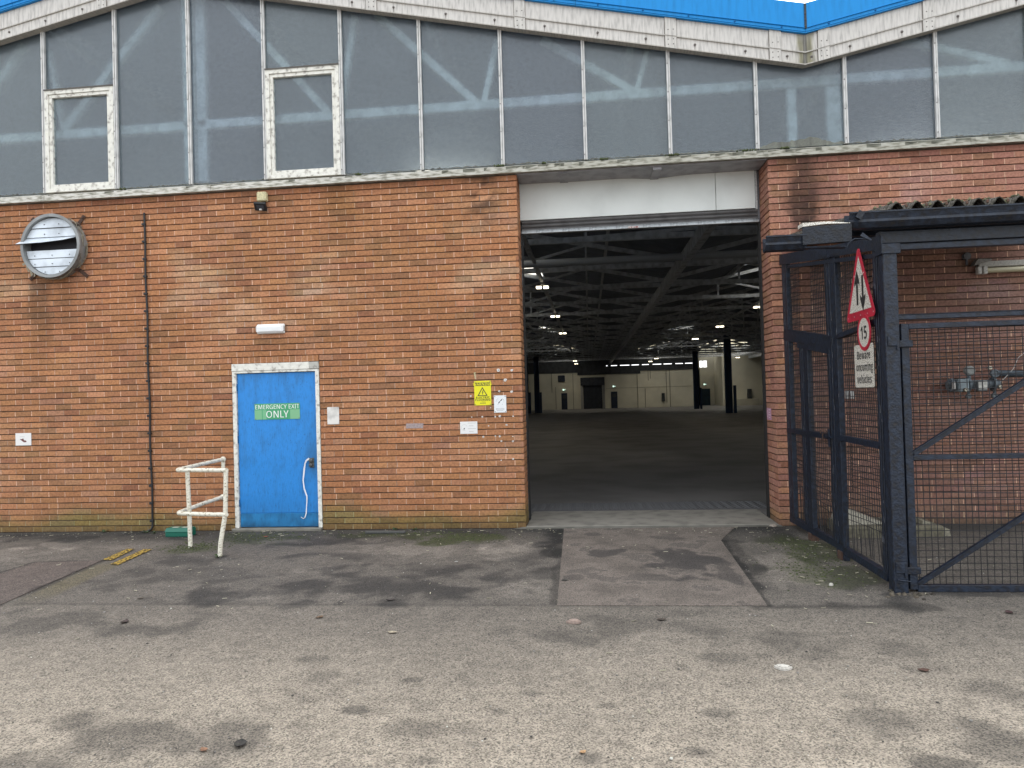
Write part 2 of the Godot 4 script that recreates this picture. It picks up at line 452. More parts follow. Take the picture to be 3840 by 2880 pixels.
# the broad look of the asphalt over x -4..14, z -1..8: worn dry chippings, damp and old tarmac, algae, seams, painted contact shade
func yard_stains_and_shade() -> Image:
	var w := 1440
	var h := 720
	var n1 := FastNoiseLite.new()
	n1.seed = 41
	n1.frequency = 0.0045
	n1.fractal_octaves = 5
	var n2 := FastNoiseLite.new()
	n2.seed = 42
	n2.frequency = 0.022
	n2.fractal_octaves = 4
	var n3 := FastNoiseLite.new()
	n3.seed = 43
	n3.frequency = 0.012
	n3.fractal_octaves = 3
	var i1 := n1.get_image(w, h, false, false, false)
	var i2 := n2.get_image(w, h, false, false, false)
	var i3 := n3.get_image(w, h, false, false, false)
	var b1 := i1.get_data()
	var b2 := i2.get_data()
	var b3 := i3.get_data()
	n3.seed = 44
	n3.frequency = 0.075
	var b4 := n3.get_image(w, h, false, false, false).get_data()
	var k := w * h
	# damp stains, and contact shade painted at rail, box and gate feet: x, z, half width, half depth, strength
	var damp_and_shade := [[2.47, 0.99, .16, .13, .9], [3.06, 1.46, .14, .12, .9], [1.94, .42, .3, .12, .8], [9.32, 2.85, .25, .12, .9], [10.3, 2.8, 1.0, .1, .7], [1.33, .12, .3, .1, .9], [5.79, 2.05, .26, .35, .8], [6.41, 1.75, .31, .6, .6], [6.49, .66, .18, .6, .8], [4.73, 2.75, 1.3, .42, .85], [5.25, 2.3, .95, .36, .75], [3.2, 2.3, .7, .5, .5], [4.3, 1.45, .5, .2, .6], [2.9, 1.6, .5, .25, .6], [4.0, .55, 1.2, .3, .8], [0.4, .35, 1.0, .22, .8], [5.5, .2, .9, .16, .7], [9.0, .5, .3, .5, .7], [9.1, 2.0, .2, .9, .6], [3.84, 2.54, .72, .34, .6], [3.58, 3.72, .49, .16, .75], [2.71, 3.63, .41, .32, .6], [4.62, 5.43, .68, .26, .75], [5.08, 5.24, .21, .14, .7], [3.92, 3.44, .44, .11, .5],
		[8.18, 2.21, .23, .48, .6], [8.18, 1.78, .13, .74, .6], [7.38, 3.55, .5, .3, .55], [6.68, 3.85, .43, .26, .6], [8.2, 3.94, .37, .21, .55], [8.81, 4.01, .16, .16, .5], [8.79, 4.31, .18, .13, .6], [8.29, 5.03, .26, .11, .7], [8.68, 5.19, .18, .16, .75], [8.31, 4.71, .12, .07, .5], [8.98, 4.68, .16, .15, .55], [5.38, 4.88, .1, .09, .5], [5.49, 4.56, .16, .1, .5], [6.41, 4.38, .14, .07, .5], [6.92, 5.44, .06, .06, .7], [6.99, 5.18, .07, .06, .7], [7.1, 5.2, .06, .05, .6], [7.3, 4.62, .1, .06, .5], [6.07, 5.17, .21, .07, .5], [6.37, 5.34, .04, .03, .6], [7.37, 5.36, .08, .04, .6], [7.9, 5.31, .14, .06, .6], [6.46, 5.0, .05, .04, .6], [5.7, 5.0, .07, .05, .7], [6.6, 4.75, .06, .04, .7], [7.55, 4.95, .07, .05, .7], [8.0, 4.55, .1, .05, .6], [5.9, 4.6, .05, .03, .7], [7.0, 4.9, .05, .03, .7], [6.2, 5.5, .07, .04, .8], [8.4, 5.4, .12, .06, .8], [6.85, 4.2, .09, .05, .6], [7.7, 4.2, .14, .06, .6], [5.2, 4.3, .12, .05, .5]]
	var moss := [[5.41, .62, .55, .3, .9], [4.7, .35, .7, .2, .5], [3.0, .5, .7, .35, .5], [2.5, 1.0, .35, .25, .6], [9.15, 1.3, .35, .6, .7], [8.95, 2.2, .4, .45, .5], [8.9, 0.9, .25, .5, .4]]
	var light_spots := [[5.0, 1.15, .8, .35, .55], [6.05, 1.15, .35, .45, .7], [6.35, 2.6, .3, .35, .35], [8.6, 1.9, .35, .7, .55], [1.3, .8, .9, .3, .5], [0.6, 1.3, .6, .4, .5], [4.2, 2.95, .3, .12, .5], [3.5, 2.2, .35, .2, .35], [4.4, 2.05, .3, .15, .4], [9.8, 1.8, .5, .6, .3]]
	var seams := [[Vector2(6.58, 0.1), Vector2(6.60, 1.4), 0.16, 0.6], [Vector2(6.62, 1.2), Vector2(6.64, 3.1), 0.06, 0.5], [Vector2(8.32, 0.80), Vector2(8.23, 3.15), 0.05, 0.6], [Vector2(8.38, 0.9), Vector2(8.36, 2.2), 0.14, 0.5], [Vector2(8.62, 0.0), Vector2(8.32, 0.8), 0.05, 0.5], [Vector2(1.14, 1.67), Vector2(1.85, 1.59), 0.035, 0.6], [Vector2(1.14, 1.67), Vector2(1.12, 3.6), 0.035, 0.6], [Vector2(1.87, 1.6), Vector2(2.12, 3.3), 0.045, 0.55], [Vector2(8.25, 3.18), Vector2(9.3, 3.16), 0.12, 0.5]]
	var out := PackedByteArray()
	out.resize(k * 3)
	for y in h:
		var z := -1.0 + 9.0 * (y + 0.5) / h
		for x in w:
			var X := -4.0 + 18.0 * (x + 0.5) / w
			var p := y * w + x
			var f1 := b1[p] / 255.0 - 0.5
			var f2 := b2[p] / 255.0 - 0.5
			var f3 := b3[p] / 255.0 - 0.5
			var f4 := b4[p] / 255.0 - 0.5
			# beyond the seam at z = 3.15 the surface is older and darker
			var seam := 3.15 + 0.012 * (2.5 - X) * 0.0 + f2 * 0.03
			var dry := smoothstep(seam - 0.03, seam + 0.05, z)
			var col := Vector3(0.192, 0.167, 0.141).lerp(Vector3(0.408, 0.347, 0.275), dry * (0.10 + 0.90 * smoothstep(2.9, 5.6, z + f1 * 0.6)))  # brightening towards the camera puts the more open daylight into the colour
			col *= 1.06 + f1 * 0.16 + f2 * 0.35 + f4 * 0.55
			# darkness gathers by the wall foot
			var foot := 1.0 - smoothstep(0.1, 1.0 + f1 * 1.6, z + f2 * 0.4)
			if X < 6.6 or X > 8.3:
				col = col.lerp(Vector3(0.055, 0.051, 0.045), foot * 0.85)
			# worn pale lane before the gate and by the left wall
			var pale := smoothstep(0.06, 0.2, f3) * smoothstep(0.5, 1.0, z)
			col *= 1.0 + pale * 0.08
			for s in light_spots:
				var dx: float = (X - s[0]) / s[2]
				var dz: float = (z - s[1]) / s[3]
				var d := dx * dx + dz * dz
				if d < 4.0:
					col *= 1.0 + s[4] * (1.0 - smoothstep(0.1, 1.4, d + f2 * 4.0 + f3 * 2.0))
			var dark := smoothstep(0.10, 0.22, f2 - f1 * 0.25) * 0.25
			dark = maxf(dark, 0.42 * smoothstep(0.11, 0.25, f4 + f1 * 0.3 + f2 * 0.2))
			for s in damp_and_shade:
				var dx: float = (X - s[0]) / s[2]
				var dz: float = (z - s[1]) / s[3]
				var d := dx * dx + dz * dz
				if d < 4.5:
					dark = maxf(dark, minf(1.0, s[4] * (1.3 if z < 3.3 else 0.9)) * (1.0 - smoothstep(-0.3, 1.7, d + (f2 * 5.0 + f3 * 3.0))))
			col = col.lerp(col * 0.22 + Vector3(0.018, 0.017, 0.017), dark * 0.95)
			for s in moss:
				var dx: float = (X - s[0]) / s[2]
				var dz: float = (z - s[1]) / s[3]
				var d := dx * dx + dz * dz
				if d < 2.5:
					col = col.lerp(Vector3(0.066, 0.078, 0.022), s[4] * 0.95 * (1.0 - smoothstep(0.2, 1.3, d + f2 * 3.0 + f3)))
			# seams: the line across, the gateway patch, the left patch
			var line := absf(z - seam)
			if X > 2.2 and X < 9.2:
				col *= 1.0 - 0.30 * (1.0 - smoothstep(0.0, 0.06 + f2 * 0.1, line))
			for g in seams:
				var a: Vector2 = g[0]
				var b: Vector2 = g[1]
				var q := Vector2(X, z)
				var t := clampf((q - a).dot(b - a) / (b - a).length_squared(), 0.0, 1.0)
				var dd := q.distance_to(a.lerp(b, t))
				if dd < g[2] * 2.0:
					col *= 1.0 - g[3] * (1.0 - smoothstep(g[2] * 0.3, g[2], dd + f2 * g[2] * 2.5))
			# what is left of the yellow lines where they have worn to a tint
			var yl := (1.0 - smoothstep(0.08, 0.17, absf(X - (2.02 + (z - 1.6) * 0.16)))) * smoothstep(1.6, 1.9, z) * (1.0 - smoothstep(2.6, 3.3, z))
			col = col.lerp(Vector3(0.20, 0.165, 0.08), yl * 0.5)
			var c := lin(clampf(col.x, 0.02, 0.6), clampf(col.y, 0.02, 0.6), clampf(col.z, 0.015, 0.6))
			out[p * 3] = int(c.r * 255.0)
			out[p * 3 + 1] = int(c.g * 255.0)
			out[p * 3 + 2] = int(c.b * 255.0)
	return Image.create_from_data(w, h, false, Image.FORMAT_RGB8, out)


# the reddish patches: over x 6..9, z -0.5..3.5
func patch_stains() -> Image:
	var w := 300
	var h := 400
	var n1 := FastNoiseLite.new()
	n1.seed = 51
	n1.frequency = 0.02
	n1.fractal_octaves = 5
	var out := Image.create(w, h, false, Image.FORMAT_RGB8)
	var wet := [[7.78, 1.75, .32, .62, .8], [8.1, 2.1, .1, .5, .6], [7.05, 1.35, .24, .2, .75], [7.35, 2.35, .25, .14, .4], [7.75, .6, .2, .14, .5], [6.95, .4, .1, .12, .5], [7.2, 1.42, .3, .06, .5], [6.8, 2.3, .1, .1, .4]]
	for y in h:
		var z := -0.5 + 4.0 * (y + 0.5) / h
		for x in w:
			var X := 6.0 + 3.0 * (x + 0.5) / w
			var f := n1.get_noise_2d(x, y)
			var col := Vector3(0.232, 0.193, 0.163) * (1.0 + f * 0.5)
			var d0 := 0.0
			for s in wet:
				var dx: float = (X - s[0]) / s[2]
				var dz: float = (z - s[1]) / s[3]
				d0 = maxf(d0, s[4] * (1.0 - smoothstep(0.55, 1.1, dx * dx + dz * dz + f * 1.6)))
			d0 = maxf(d0, 0.5 * smoothstep(0.28, 0.4, f))
			col = col.lerp(Vector3(0.062, 0.055, 0.052), d0)
			out.set_pixel(x, y, lin(col.x, col.y, col.z))
	return out


# an overcast sky, brightest round a veiled sun behind the roof to the right
func sky_image() -> Image:
	var w := 512
	var h := 256
	var im := Image.create(w, h, false, Image.FORMAT_RGBF)
	var sun := Vector3(sin(SUN_TURN) * cos(SUN_UP), sin(SUN_UP), -cos(SUN_TURN) * cos(SUN_UP))
	var n := FastNoiseLite.new()
	n.seed = 7
	n.frequency = 1.3
	n.fractal_octaves = 4
	for y in h:
		var el := PI * (0.5 - (y + 0.5) / h)
		for x in w:
			var t := TAU * (x + 0.5) / w
			var d := Vector3(sin(t) * cos(el), sin(el), -cos(t) * cos(el))
			var up := maxf(d.y, 0.0)
			var l := 0.80 + 0.35 * up + 0.10 * n.get_noise_3dv(d * 1.5)
			var g := acos(clampf(d.dot(sun), -1.0, 1.0))
			var glow := 2.6 * exp(-pow(g / 0.42, 2.0)) + 0.9 * exp(-g / 0.8)
			var c := Vector3(0.93, 0.985, 1.05) * l + Vector3(1.0, 0.96, 0.9) * glow
			im.set_pixel(x, y, Color(c.x, c.y, c.z))
	return im

const SUN_TURN := 0.55
const SUN_UP := 0.50


func _ready() -> void:
	rng.seed = 20240
	tone_noise.seed = 77
	tone_noise.frequency = 0.55
	tone_noise.fractal_octaves = 4
	cam = Camera3D.new()
	cam.name = "camera"
	cam.fov = 56.145
	cam.near = 0.05
	cam.far = 400.0
	cam.position = Vector3(6.9526, 1.6117, 8.646)
	cam.basis = Basis.from_euler(Vector3(0.0147074, 0.1059545, -0.0282070))
	add_child(cam)
	cam.current = true
	var we := WorldEnvironment.new()
	we.name = "world"
	var env := Environment.new()
	env.background_mode = Environment.BG_SKY
	var sky := Sky.new()
	var sp := PanoramaSkyMaterial.new()
	sp.panorama = ImageTexture.create_from_image(sky_image())
	sky.sky_material = sp
	env.sky = sky
	env.tonemap_mode = Environment.TONE_MAPPER_LINEAR
	env.tonemap_exposure = 1.9
	env.sdfgi_enabled = true
	env.ssao_enabled = true
	env.ssil_enabled = true
	we.environment = env
	add_child(we)
	var sun := DirectionalLight3D.new()
	sun.name = "sun"
	sun.light_color = Color(1.0, 0.96, 0.9)
	sun.light_energy = 0.35
	sun.light_angular_distance = 12.0
	sun.shadow_enabled = true
	sun.basis = Basis.looking_at(-Vector3(sin(SUN_TURN) * cos(SUN_UP), sin(SUN_UP), -cos(SUN_TURN) * cos(SUN_UP)))
	add_child(sun)

	make_materials()
	build_yard()
	build_hall_floor()
	build_warehouse()
	build_lamps()
	build_wall_things()
	build_signs()
	build_handrail()
	build_cage()
	build_cage_contents()
	build_road_signs()
	build_litter()


# ---------------------------------------------------------------- the yard
func sheet(x0: float, x1: float, z0: float, z1: float, y: float, uv_o: Vector2, uv_s: Vector2) -> Shape:
	var s := Shape.new()
	s.quad(Vector3(x0, y, z1), Vector3(x1, y, z1), Vector3(x1, y, z0), Vector3(x0, y, z0))
	for p in s.v:
		s.u2.append((Vector2(p.x, p.z) - uv_o) / uv_s)
	return s


func build_yard() -> void:
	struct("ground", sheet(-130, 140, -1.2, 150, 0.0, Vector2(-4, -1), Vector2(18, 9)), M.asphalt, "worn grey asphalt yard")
	# the newer reddish patch in front of the gateway, cut straight along its edges
	var p := Shape.new()
	var outline := PackedVector2Array([Vector2(6.61, 0.05), Vector2(6.665, -3.16), Vector2(8.215, -3.15), Vector2(8.30, -0.79), Vector2(8.60, -0.03)])
	var rev := PackedVector2Array()
	for k in range(outline.size() - 1, -1, -1):
		rev.append(outline[k])
	if Geometry2D.is_polygon_clockwise(rev):
		rev.reverse()
	p.plate(rev, Vector3(0, 0.001, 0), Vector3.RIGHT, Vector3.FORWARD, 0.004)
	for q in p.v:
		p.u2.append(Vector2((q.x - 6.0) / 3.0, (q.z + 0.5) / 4.0))
	struct("asphalt_patch", p, M.asphalt_patch, "reddish tarmac patch in front of the gateway")
	var p2 := Shape.new()
	var o2 := PackedVector2Array([Vector2(1.16, -3.6), Vector2(2.15, -3.6), Vector2(2.09, -3.19), Vector2(1.855, -1.61), Vector2(1.165, -1.67)])
	if Geometry2D.is_polygon_clockwise(o2):
		o2.reverse()
	p2.plate(o2, Vector3(0, 0.001, 0), Vector3.RIGHT, Vector3.FORWARD, 0.004)
	for q in p2.v:
		p2.u2.append(Vector2((q.x + 4.0) / 18.0, (q.z + 1.0) / 9.0))
	struct("asphalt_patch", p2, M.asphalt_left, "older tarmac patch by the yellow lines")
	# two worn yellow lines
	for q in [[Vector2(1.846, 1.60), Vector2(1.967, 1.622), Vector2(1.855, 1.07), Vector2(1.763, 1.068)], [Vector2(2.077, 1.80), Vector2(2.179, 1.824), Vector2(2.085, 1.11), Vector2(1.979, 1.085)]]:
		var s := Shape.new()
		s.quad(Vector3(q[0].x, 0.009, q[0].y), Vector3(q[1].x, 0.009, q[1].y), Vector3(q[2].x, 0.009, q[2].y), Vector3(q[3].x, 0.009, q[3].y))
		struct("road_marking", s, M.road_paint, "worn yellow painted line")
	# concrete threshold with a lip, and the ribbed drain strip behind it
	var t := Shape.new()
	t.cbox(Vector3(6.155, -0.1, -1.10), Vector3(9.105, 0.022, -0.0), 0.01, Color(0.85, 0.83, 0.8))
	t.quad(Vector3(6.0, 0.005, 0.06), Vector3(9.14, 0.005, 0.05), Vector3(9.1, 0.02, -0.02), Vector3(6.16, 0.02, -0.02), Color(0.5, 0.5, 0.48))
	struct("threshold", t, M.concrete, "pale concrete threshold across the gateway")


func build_hall_floor() -> void:
	var s := Shape.new()
	s.quad(Vector3(-30, 0.018, -1.1), Vector3(60, 0.018, -1.1), Vector3(60, floor_y(-90), -90), Vector3(-30, floor_y(-90), -90))
	s.quad(Vector3(-30, 0.018, -0.62), Vector3(6.15, 0.018, -0.62), Vector3(6.15, 0.018, -1.1), Vector3(-30, 0.018, -1.1))
	s.quad(Vector3(9.11, 0.018, -0.62), Vector3(60, 0.018, -0.62), Vector3(60, 0.018, -1.1), Vector3(9.11, 0.018, -1.1))
	struct("hall_floor", s, M.hall_floor, "dark concrete floor of the empty hall")
	var d := Shape.new()
	d.box(Vector3(6.0, -0.05, -1.78), Vector3(9.35, 0.024, -1.14), Color(0.11, 0.11, 0.115))
	var k := 0
	for zi in 12:
		for xi in 56:
			var c := Vector3(6.06 + xi * 0.058 + (0.029 if zi % 2 else 0.0), 0.024, -1.18 - zi * 0.051)
			var a := 0.7 if (zi + xi) % 2 else -0.7
			var dir := Vector3(cos(a), 0, sin(a)) * 0.02
			d.bar(c - dir, c + dir, 0.009, 0.008, Vector3.UP, Color(0.2, 0.2, 0.21))
			k += 1
	struct("drain_cover", d, M.plain, "ribbed steel plate strip across the gateway")


# ---------------------------------------------------------------- bricks
func wall_stain(p: Vector3) -> Color:
	# dirt that has a place of its own: runs below the fan, below the roof valley, under the sill, algae at the foot
	var c := Color(1, 1, 1)
	var x := p.x
	var y := p.y
	if p.z > -0.1:
		if x < 6.2:
			var run := (1.0 - smooth(0.10, 0.2, absf(x + 0.11 + 0.02 * sin(y * 9.0)))) * smooth(1.9, 3.1, y) * (1.0 - smooth(3.25, 3.4, y))
			c = c.lerp(Color(0.36, 0.40, 0.43), run * 0.72)
			var run2 := (1.0 - smooth(0.06, 0.16, absf(x - 0.25))) * smooth(2.2, 3.2, y) * (1.0 - smooth(3.2, 3.3, y))
			c = c.lerp(Color(0.50, 0.5, 0.5), run2 * 0.5)
			var r3 := (1.0 - smooth(0.05, 0.32, absf(x - 5.72))) * smooth(3.4, 4.1, y)
			c = c.lerp(Color(0.20, 0.20, 0.22), r3 * 0.95 * smooth(-0.25, 0.1, tone_noise.get_noise_2d(x * 4.0, y * 9.0)))
			var r4 := (1.0 - smooth(0.1, 0.3, absf(x - 3.95))) * smooth(3.3, 4.2, y)
			c = c.lerp(Color(0.60, 0.62, 0.42), r4 * 0.6)
		else:
			var w := 0.085 + 0.03 * sin(y * 7.0) + 0.06 * tone_noise.get_noise_2d(x * 3.0, y * 14.0)
			var run := (1.0 - smooth(w, w + 0.12, absf(x - 9.50))) * smooth(2.9, 3.4, y)
			c = c.lerp(Color(0.05, 0.055, 0.07), run * (0.92 + 0.3 * tone_noise.get_noise_2d(x * 6.0, y * 13.0)))
			var run2 := (1.0 - smooth(0.2, 0.5, absf(x - 9.55))) * smooth(3.2, 4.2, y)
			c = c.lerp(Color(0.55, 0.55, 0.52), run2 * 0.5)
	# pale bloom in drifts across the bricks
	var nz := tone_noise.get_noise_3d(x * 0.9, y * 2.2, p.z)
	if p.z > -0.1:
		var band := smooth(2.3, 3.0, y) * (1.0 - smooth(3.7, 4.1, y)) * 0.8 + 0.25
		c = c * (1.0 + 0.16 * nz)
		c = c.lerp(Color(c.r * 1.12, c.g * 1.5, c.b * 1.9), smooth(0.12, 0.42, nz) * band * 0.7)
	# dirt line below the sill
	c = c * Color(1, 1, 1).lerp(Color(0.66, 0.58, 0.58), smooth(4.05, 4.27, y) * 0.8)
	# algae and splash at the foot
	var edge := 0.175 + 0.06 * sin(x * 2.1) + 0.04 * sin(x * 5.3)
	var alg := (1.0 - smooth(edge - 0.1, edge + 0.16, y)) * (0.4 if x > 9.0 else 1.0)
	c = c.lerp(Color(0.46, 0.78, 0.52), alg * 0.85)
	c = c.lerp(Color(0.40, 0.50, 0.45), (1.0 - smooth(0.02, 0.1, y)) * 0.8)
	return c


func brick_tone(x: float, y: float, right: bool) -> Color:
	var base := Color(0.485, 0.212, 0.097) if not right else Color(0.445, 0.208, 0.142)  # right wall pinker: veiling haze put into its brick colour
	var n := sin(x * 0.9 + 1.3) * sin(y * 1.3 + 0.4) * 0.5 + 0.5
	base = base.lerp(Color(0.45, 0.217, 0.101) if not right else Color(0.415, 0.203, 0.142), n * 0.6)
	var r := rng.randf()
	if r < 0.11:
		base = base.lerp(Color(0.56, 0.265, 0.14), 0.4 + rng.randf() * 0.4)
	elif r < 0.19:
		base = base.lerp(Color(0.30, 0.125, 0.07), 0.3 + rng.randf() * 0.4)
	elif r < 0.24:
		base = base.lerp(Color(0.46, 0.25, 0.16), 0.45)
	elif r < 0.33:
		base = base.lerp(Color(0.31, 0.16, 0.08), 0.6)
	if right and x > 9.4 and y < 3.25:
		base = base.lerp(Color(0.20, 0.125, 0.11), 0.55)  # cage shade and veiling haze put into the brick colour here
	var k := 0.87 + rng.randf() * 0.22
	return Color(base.r * k, base.g * k * (0.97 + rng.randf() * 0.06), base.b * k * (0.95 + rng.randf() * 0.1))


# one brick: a face with arris chamfers and returns, in the frame o + u*U + v*V, facing n
func brick_shape(s: Shape, o: Vector3, u: Vector3, v: Vector3, n: Vector3, a: float, b: float, lo: float, hi: float, tone: Color, chipped := 0.0) -> void:
	var j := func() -> float: return rng.randf_range(-0.0016, 0.0016)
	var prd: float = rng.randf_range(-0.0025, 0.0025)
	var tilt: float = rng.randf_range(0.0, 0.003)
	var ch := 0.0035
	var P := func(pu: float, pv: float, pn: float) -> Vector3: return o + u * pu + v * pv + n * pn
	var fa: float = a + 0.0012
	var fb: float = b - 0.0012
	var cols := 2 if b - a < 0.13 else 4
	var us := []
	var top := []
	var bot := []
	for k in cols + 1:
		us.append(lerpf(fa, fb, float(k) / cols))
		top.append(hi - ch + j.call())
		bot.append(lo + ch + j.call() * 1.3)
	for k in cols:
		var q := [P.call(us[k], bot[k], prd - tilt * 0.3), P.call(us[k + 1], bot[k + 1], prd - tilt * 0.3), P.call(us[k + 1], top[k + 1], prd + tilt), P.call(us[k], top[k], prd + tilt)]
		var cs := []
		for z in 4:
			var c: Color = tone * wall_stain(q[z])
			if chipped > 0.0:
				var at_end: float = us[k + (1 if z == 1 or z == 2 else 0)]
				var e: float = smooth(b - 0.05, b - 0.005, at_end)
				c = c.lerp(Color(0.50, 0.25, 0.17), e * chipped)
			c.a = 1.0
			cs.append(c)
		s.quad(q[0], q[1], q[2], q[3], cs[0], cs[1], cs[2], cs[3])
	var st: Color = tone * wall_stain(P.call((a + b) * 0.5, (lo + hi) * 0.5, 0.0))
	st.a = 1.0
	var dk := st
	var cb := 0.0015
	var e0: Vector3 = P.call(a, lo, prd - ch)
	var e1: Vector3 = P.call(b, lo, prd - ch)
	var e2: Vector3 = P.call(b, hi, prd - ch)
	var e3: Vector3 = P.call(a, hi, prd - ch)
	var f0: Vector3 = P.call(us[0], bot[0], prd - tilt * 0.3)
	var f1: Vector3 = P.call(us[cols], bot[cols], prd - tilt * 0.3)
	var f2: Vector3 = P.call(us[cols], top[cols], prd + tilt)
	var f3: Vector3 = P.call(us[0], top[0], prd + tilt)
	s.quad(e0, e1, f1, f0, dk)
	s.quad(f3, f2, e2, e3, st)
	s.quad(e0, f0, f3, e3, st)
	s.quad(f1, e1, e2, f2, st)
	var back := n * -0.03
	s.quad(e1, e0, e0 + back, e1 + back, dk)
	s.quad(e3, e2, e2 + back, e3 + back, st)
	s.quad(e0, e3, e3 + back, e0 + back, st)
	s.quad(e2, e1, e1 + back, e2 + back, st)


# seen area of a brick in the picture, for choosing those that get a mask of their own
func seen_size(p: Vector3, n: Vector3, area: float) -> float:
	var q := cam.transform.affine_inverse() * p
	if q.z > -0.1:
		return 0.0
	if absf(q.x / -q.z) > 0.69 or absf(q.y / -q.z) > 0.52:
		return 0.0
	var d := cam.position - p
	if p.x > 9.22 and p.y < 3.45:
		return 0.0
	return area * maxf(0.0, n.dot(d.normalized())) / d.length_squared()


func build_bricks(w: Node3D) -> void:
	var left := part_of("brick_wall", w)
	var right := part_of("brick_wall", w)
	left.set_meta("label", "orange brown brick wall left of the gateway")
	right.set_meta("label", "pinkish brick wall and pier right of the gateway")
	# mortar backing, with the doorway left open
	var mb := Shape.new()
	mb.box(Vector3(-2.2, -0.1, -0.40), Vector3(2.49, WALL_TOP, -0.016))
	mb.box(Vector3(2.49, 2.19, -0.40), Vector3(3.625, WALL_TOP, -0.0162))
	mb.box(Vector3(3.625, -0.1, -0.56), Vector3(6.135, WALL_TOP, -0.016))
	obj("mortar", mb, M.mortar, left)
	var mr := Shape.new()
	mr.box(Vector3(9.125, -0.1, -0.58), Vector3(13.4, WALL_TOP, -0.016))
	obj("mortar", mr, M.mortar, right)
	var list := []      # [score, frame, a, b, lo, hi, tone, chipped, left?]
	var joints := [Shape.new(), Shape.new()]
	# frames: origin, u, v, n
	var faces := [
		[Vector3(0, 0, 0), Vector3.RIGHT, Vector3.UP, Vector3.BACK, -2.2, 6.152, 0],
		[Vector3(0, 0, 0), Vector3.RIGHT, Vector3.UP, Vector3.BACK, 9.108, 13.4, 1],
		[Vector3(6.155, 0, 0), Vector3.FORWARD, Vector3.UP, Vector3.RIGHT, 0.0, 0.40, 0],
		[Vector3(9.105, 0, 0), Vector3.BACK, Vector3.UP, Vector3.LEFT, -0.58, 0.0, 1],
	]
	for fi in faces.size():
		var f = faces[fi]
		var side: int = f[6]
		for course in 58:
			var lo := course * 0.075 + 0.005
			var hi := lo + 0.0645
			if lo > WALL_TOP - 0.03:
				break
			hi = minf(hi, WALL_TOP - 0.002)
			var joints_u := []
			if fi < 2:
				var start: float
				if fi == 0:
					start = 6.155 - (0.225 if course % 2 else 0.1125) - 0.225 * 37
				else:
					start = 9.105 + (0.225 if course % 2 else 0.1125) - 0.225 * 2
				for k in 60:
					var p := start + k * 0.225 + rng.randf_range(-0.006, 0.006)
					if rng.randf() < 0.035:
						p -= 0.1
					joints_u.append(p)
			else:
				for k in 5:
					joints_u.append((0.1125 if course % 2 else 0.225) + k * 0.225 if fi == 2 else -((0.1125 if course % 2 else 0.225) + (4 - k) * 0.225))
			var spans := [[f[4], f[5]]]
			if fi == 0 and lo < 2.15:
				spans = [[f[4], 2.486], [3.628, f[5]]]
			for sp in spans:
				var at: float = sp[0]
				var cuts := []
				for p in joints_u:
					if p > sp[0] + 0.045 and p < sp[1] - 0.045:
						cuts.append(p)
				cuts.append(sp[1])
				for ci in cuts.size():
					var p: float = cuts[ci]
					var a: float = at + (0.0045 if at != sp[0] else 0.0)
					var b: float = p - (0.0045 if ci < cuts.size() - 1 else 0.0)
					at = p
					if b - a < 0.02:
						continue
					var mid: Vector3 = f[0] + f[1] * (a + b) * 0.5 + f[2] * (lo + hi) * 0.5
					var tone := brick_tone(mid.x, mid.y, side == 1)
					var chip := 0.0
					if fi == 0 and b > 6.1 and lo > 0.3 and lo < 1.9 and rng.randf() < 0.55:
						chip = rng.randf_range(0.4, 1.0)
					var score := seen_size(mid, f[3], (b - a) * (hi - lo))
					list.append([score, fi, a, b, lo, hi, tone, chip, side])
					if ci < cuts.size() - 1:
						# pale upright joint, nearly flush
						var jc := (wall_stain(mid) * (0.5 + rng.randf() * 0.6))
						jc.a = 1.0
						var q := [Vector2(b - 0.0015, lo + 0.002), Vector2(p + 0.006, lo + 0.002), Vector2(p + 0.006, hi - 0.001), Vector2(b - 0.0015, hi - 0.001)]
						var P := func(z: Vector2) -> Vector3: return f[0] + f[1] * z.x + f[2] * z.y + f[3] * -0.0012
						joints[side].quad(P.call(q[0]), P.call(q[1]), P.call(q[2]), P.call(q[3]), jc)
	# soldier course of brick ends over the door
	for k in 15:
		var a := 2.49 + k * 0.0757
		list.append([seen_size(Vector3(a, 2.14, 0), Vector3.BACK, 0.0045) * 0.9, 0, a + 0.004, a + 0.0715, 2.097, 2.172, brick_tone(a, 2.1, false), 0.0, 0])
		if k:
			joints[0].quad(Vector3(a - 0.005, 2.097, -0.0035), Vector3(a + 0.005, 2.097, -0.0035), Vector3(a + 0.005, 2.172, -0.0035), Vector3(a - 0.005, 2.172, -0.0035), Color(0.9, 0.9, 0.9))
	list.sort_custom(func(p, q): return p[0] > q[0])
	var rest := [Shape.new(), Shape.new()]
	for k in list.size():
		var b = list[k]
		var f = faces[b[1]]
		var parent := left if b[8] == 0 else right
		if k < 300:
			var s := Shape.new()
			brick_shape(s, f[0], f[1], f[2], f[3], b[2], b[3], b[4], b[5], b[6], b[7])
			obj("brick", s, M.brick, parent)
		else:
			brick_shape(rest[b[8]], f[0], f[1], f[2], f[3], b[2], b[3], b[4], b[5], b[6], b[7])
	for k in 2:
		var parent := left if k == 0 else right
		obj("brickwork", rest[k], M.brick, parent).set_meta("kind", "stuff")
		obj("mortar_joint", joints[k], M.pale_mortar, parent).set_meta("kind", "stuff")


# ---------------------------------------------------------------- the warehouse
func build_warehouse() -> void:
	var w := thing("warehouse", "long brick warehouse with blue roof edge, glazed gable and open gateway", "building")
	build_bricks(w)
	build_glazing(w)
	build_roof_edge(w)
	build_gateway(w)
	build_exit_door(w)
	build_hall(w)


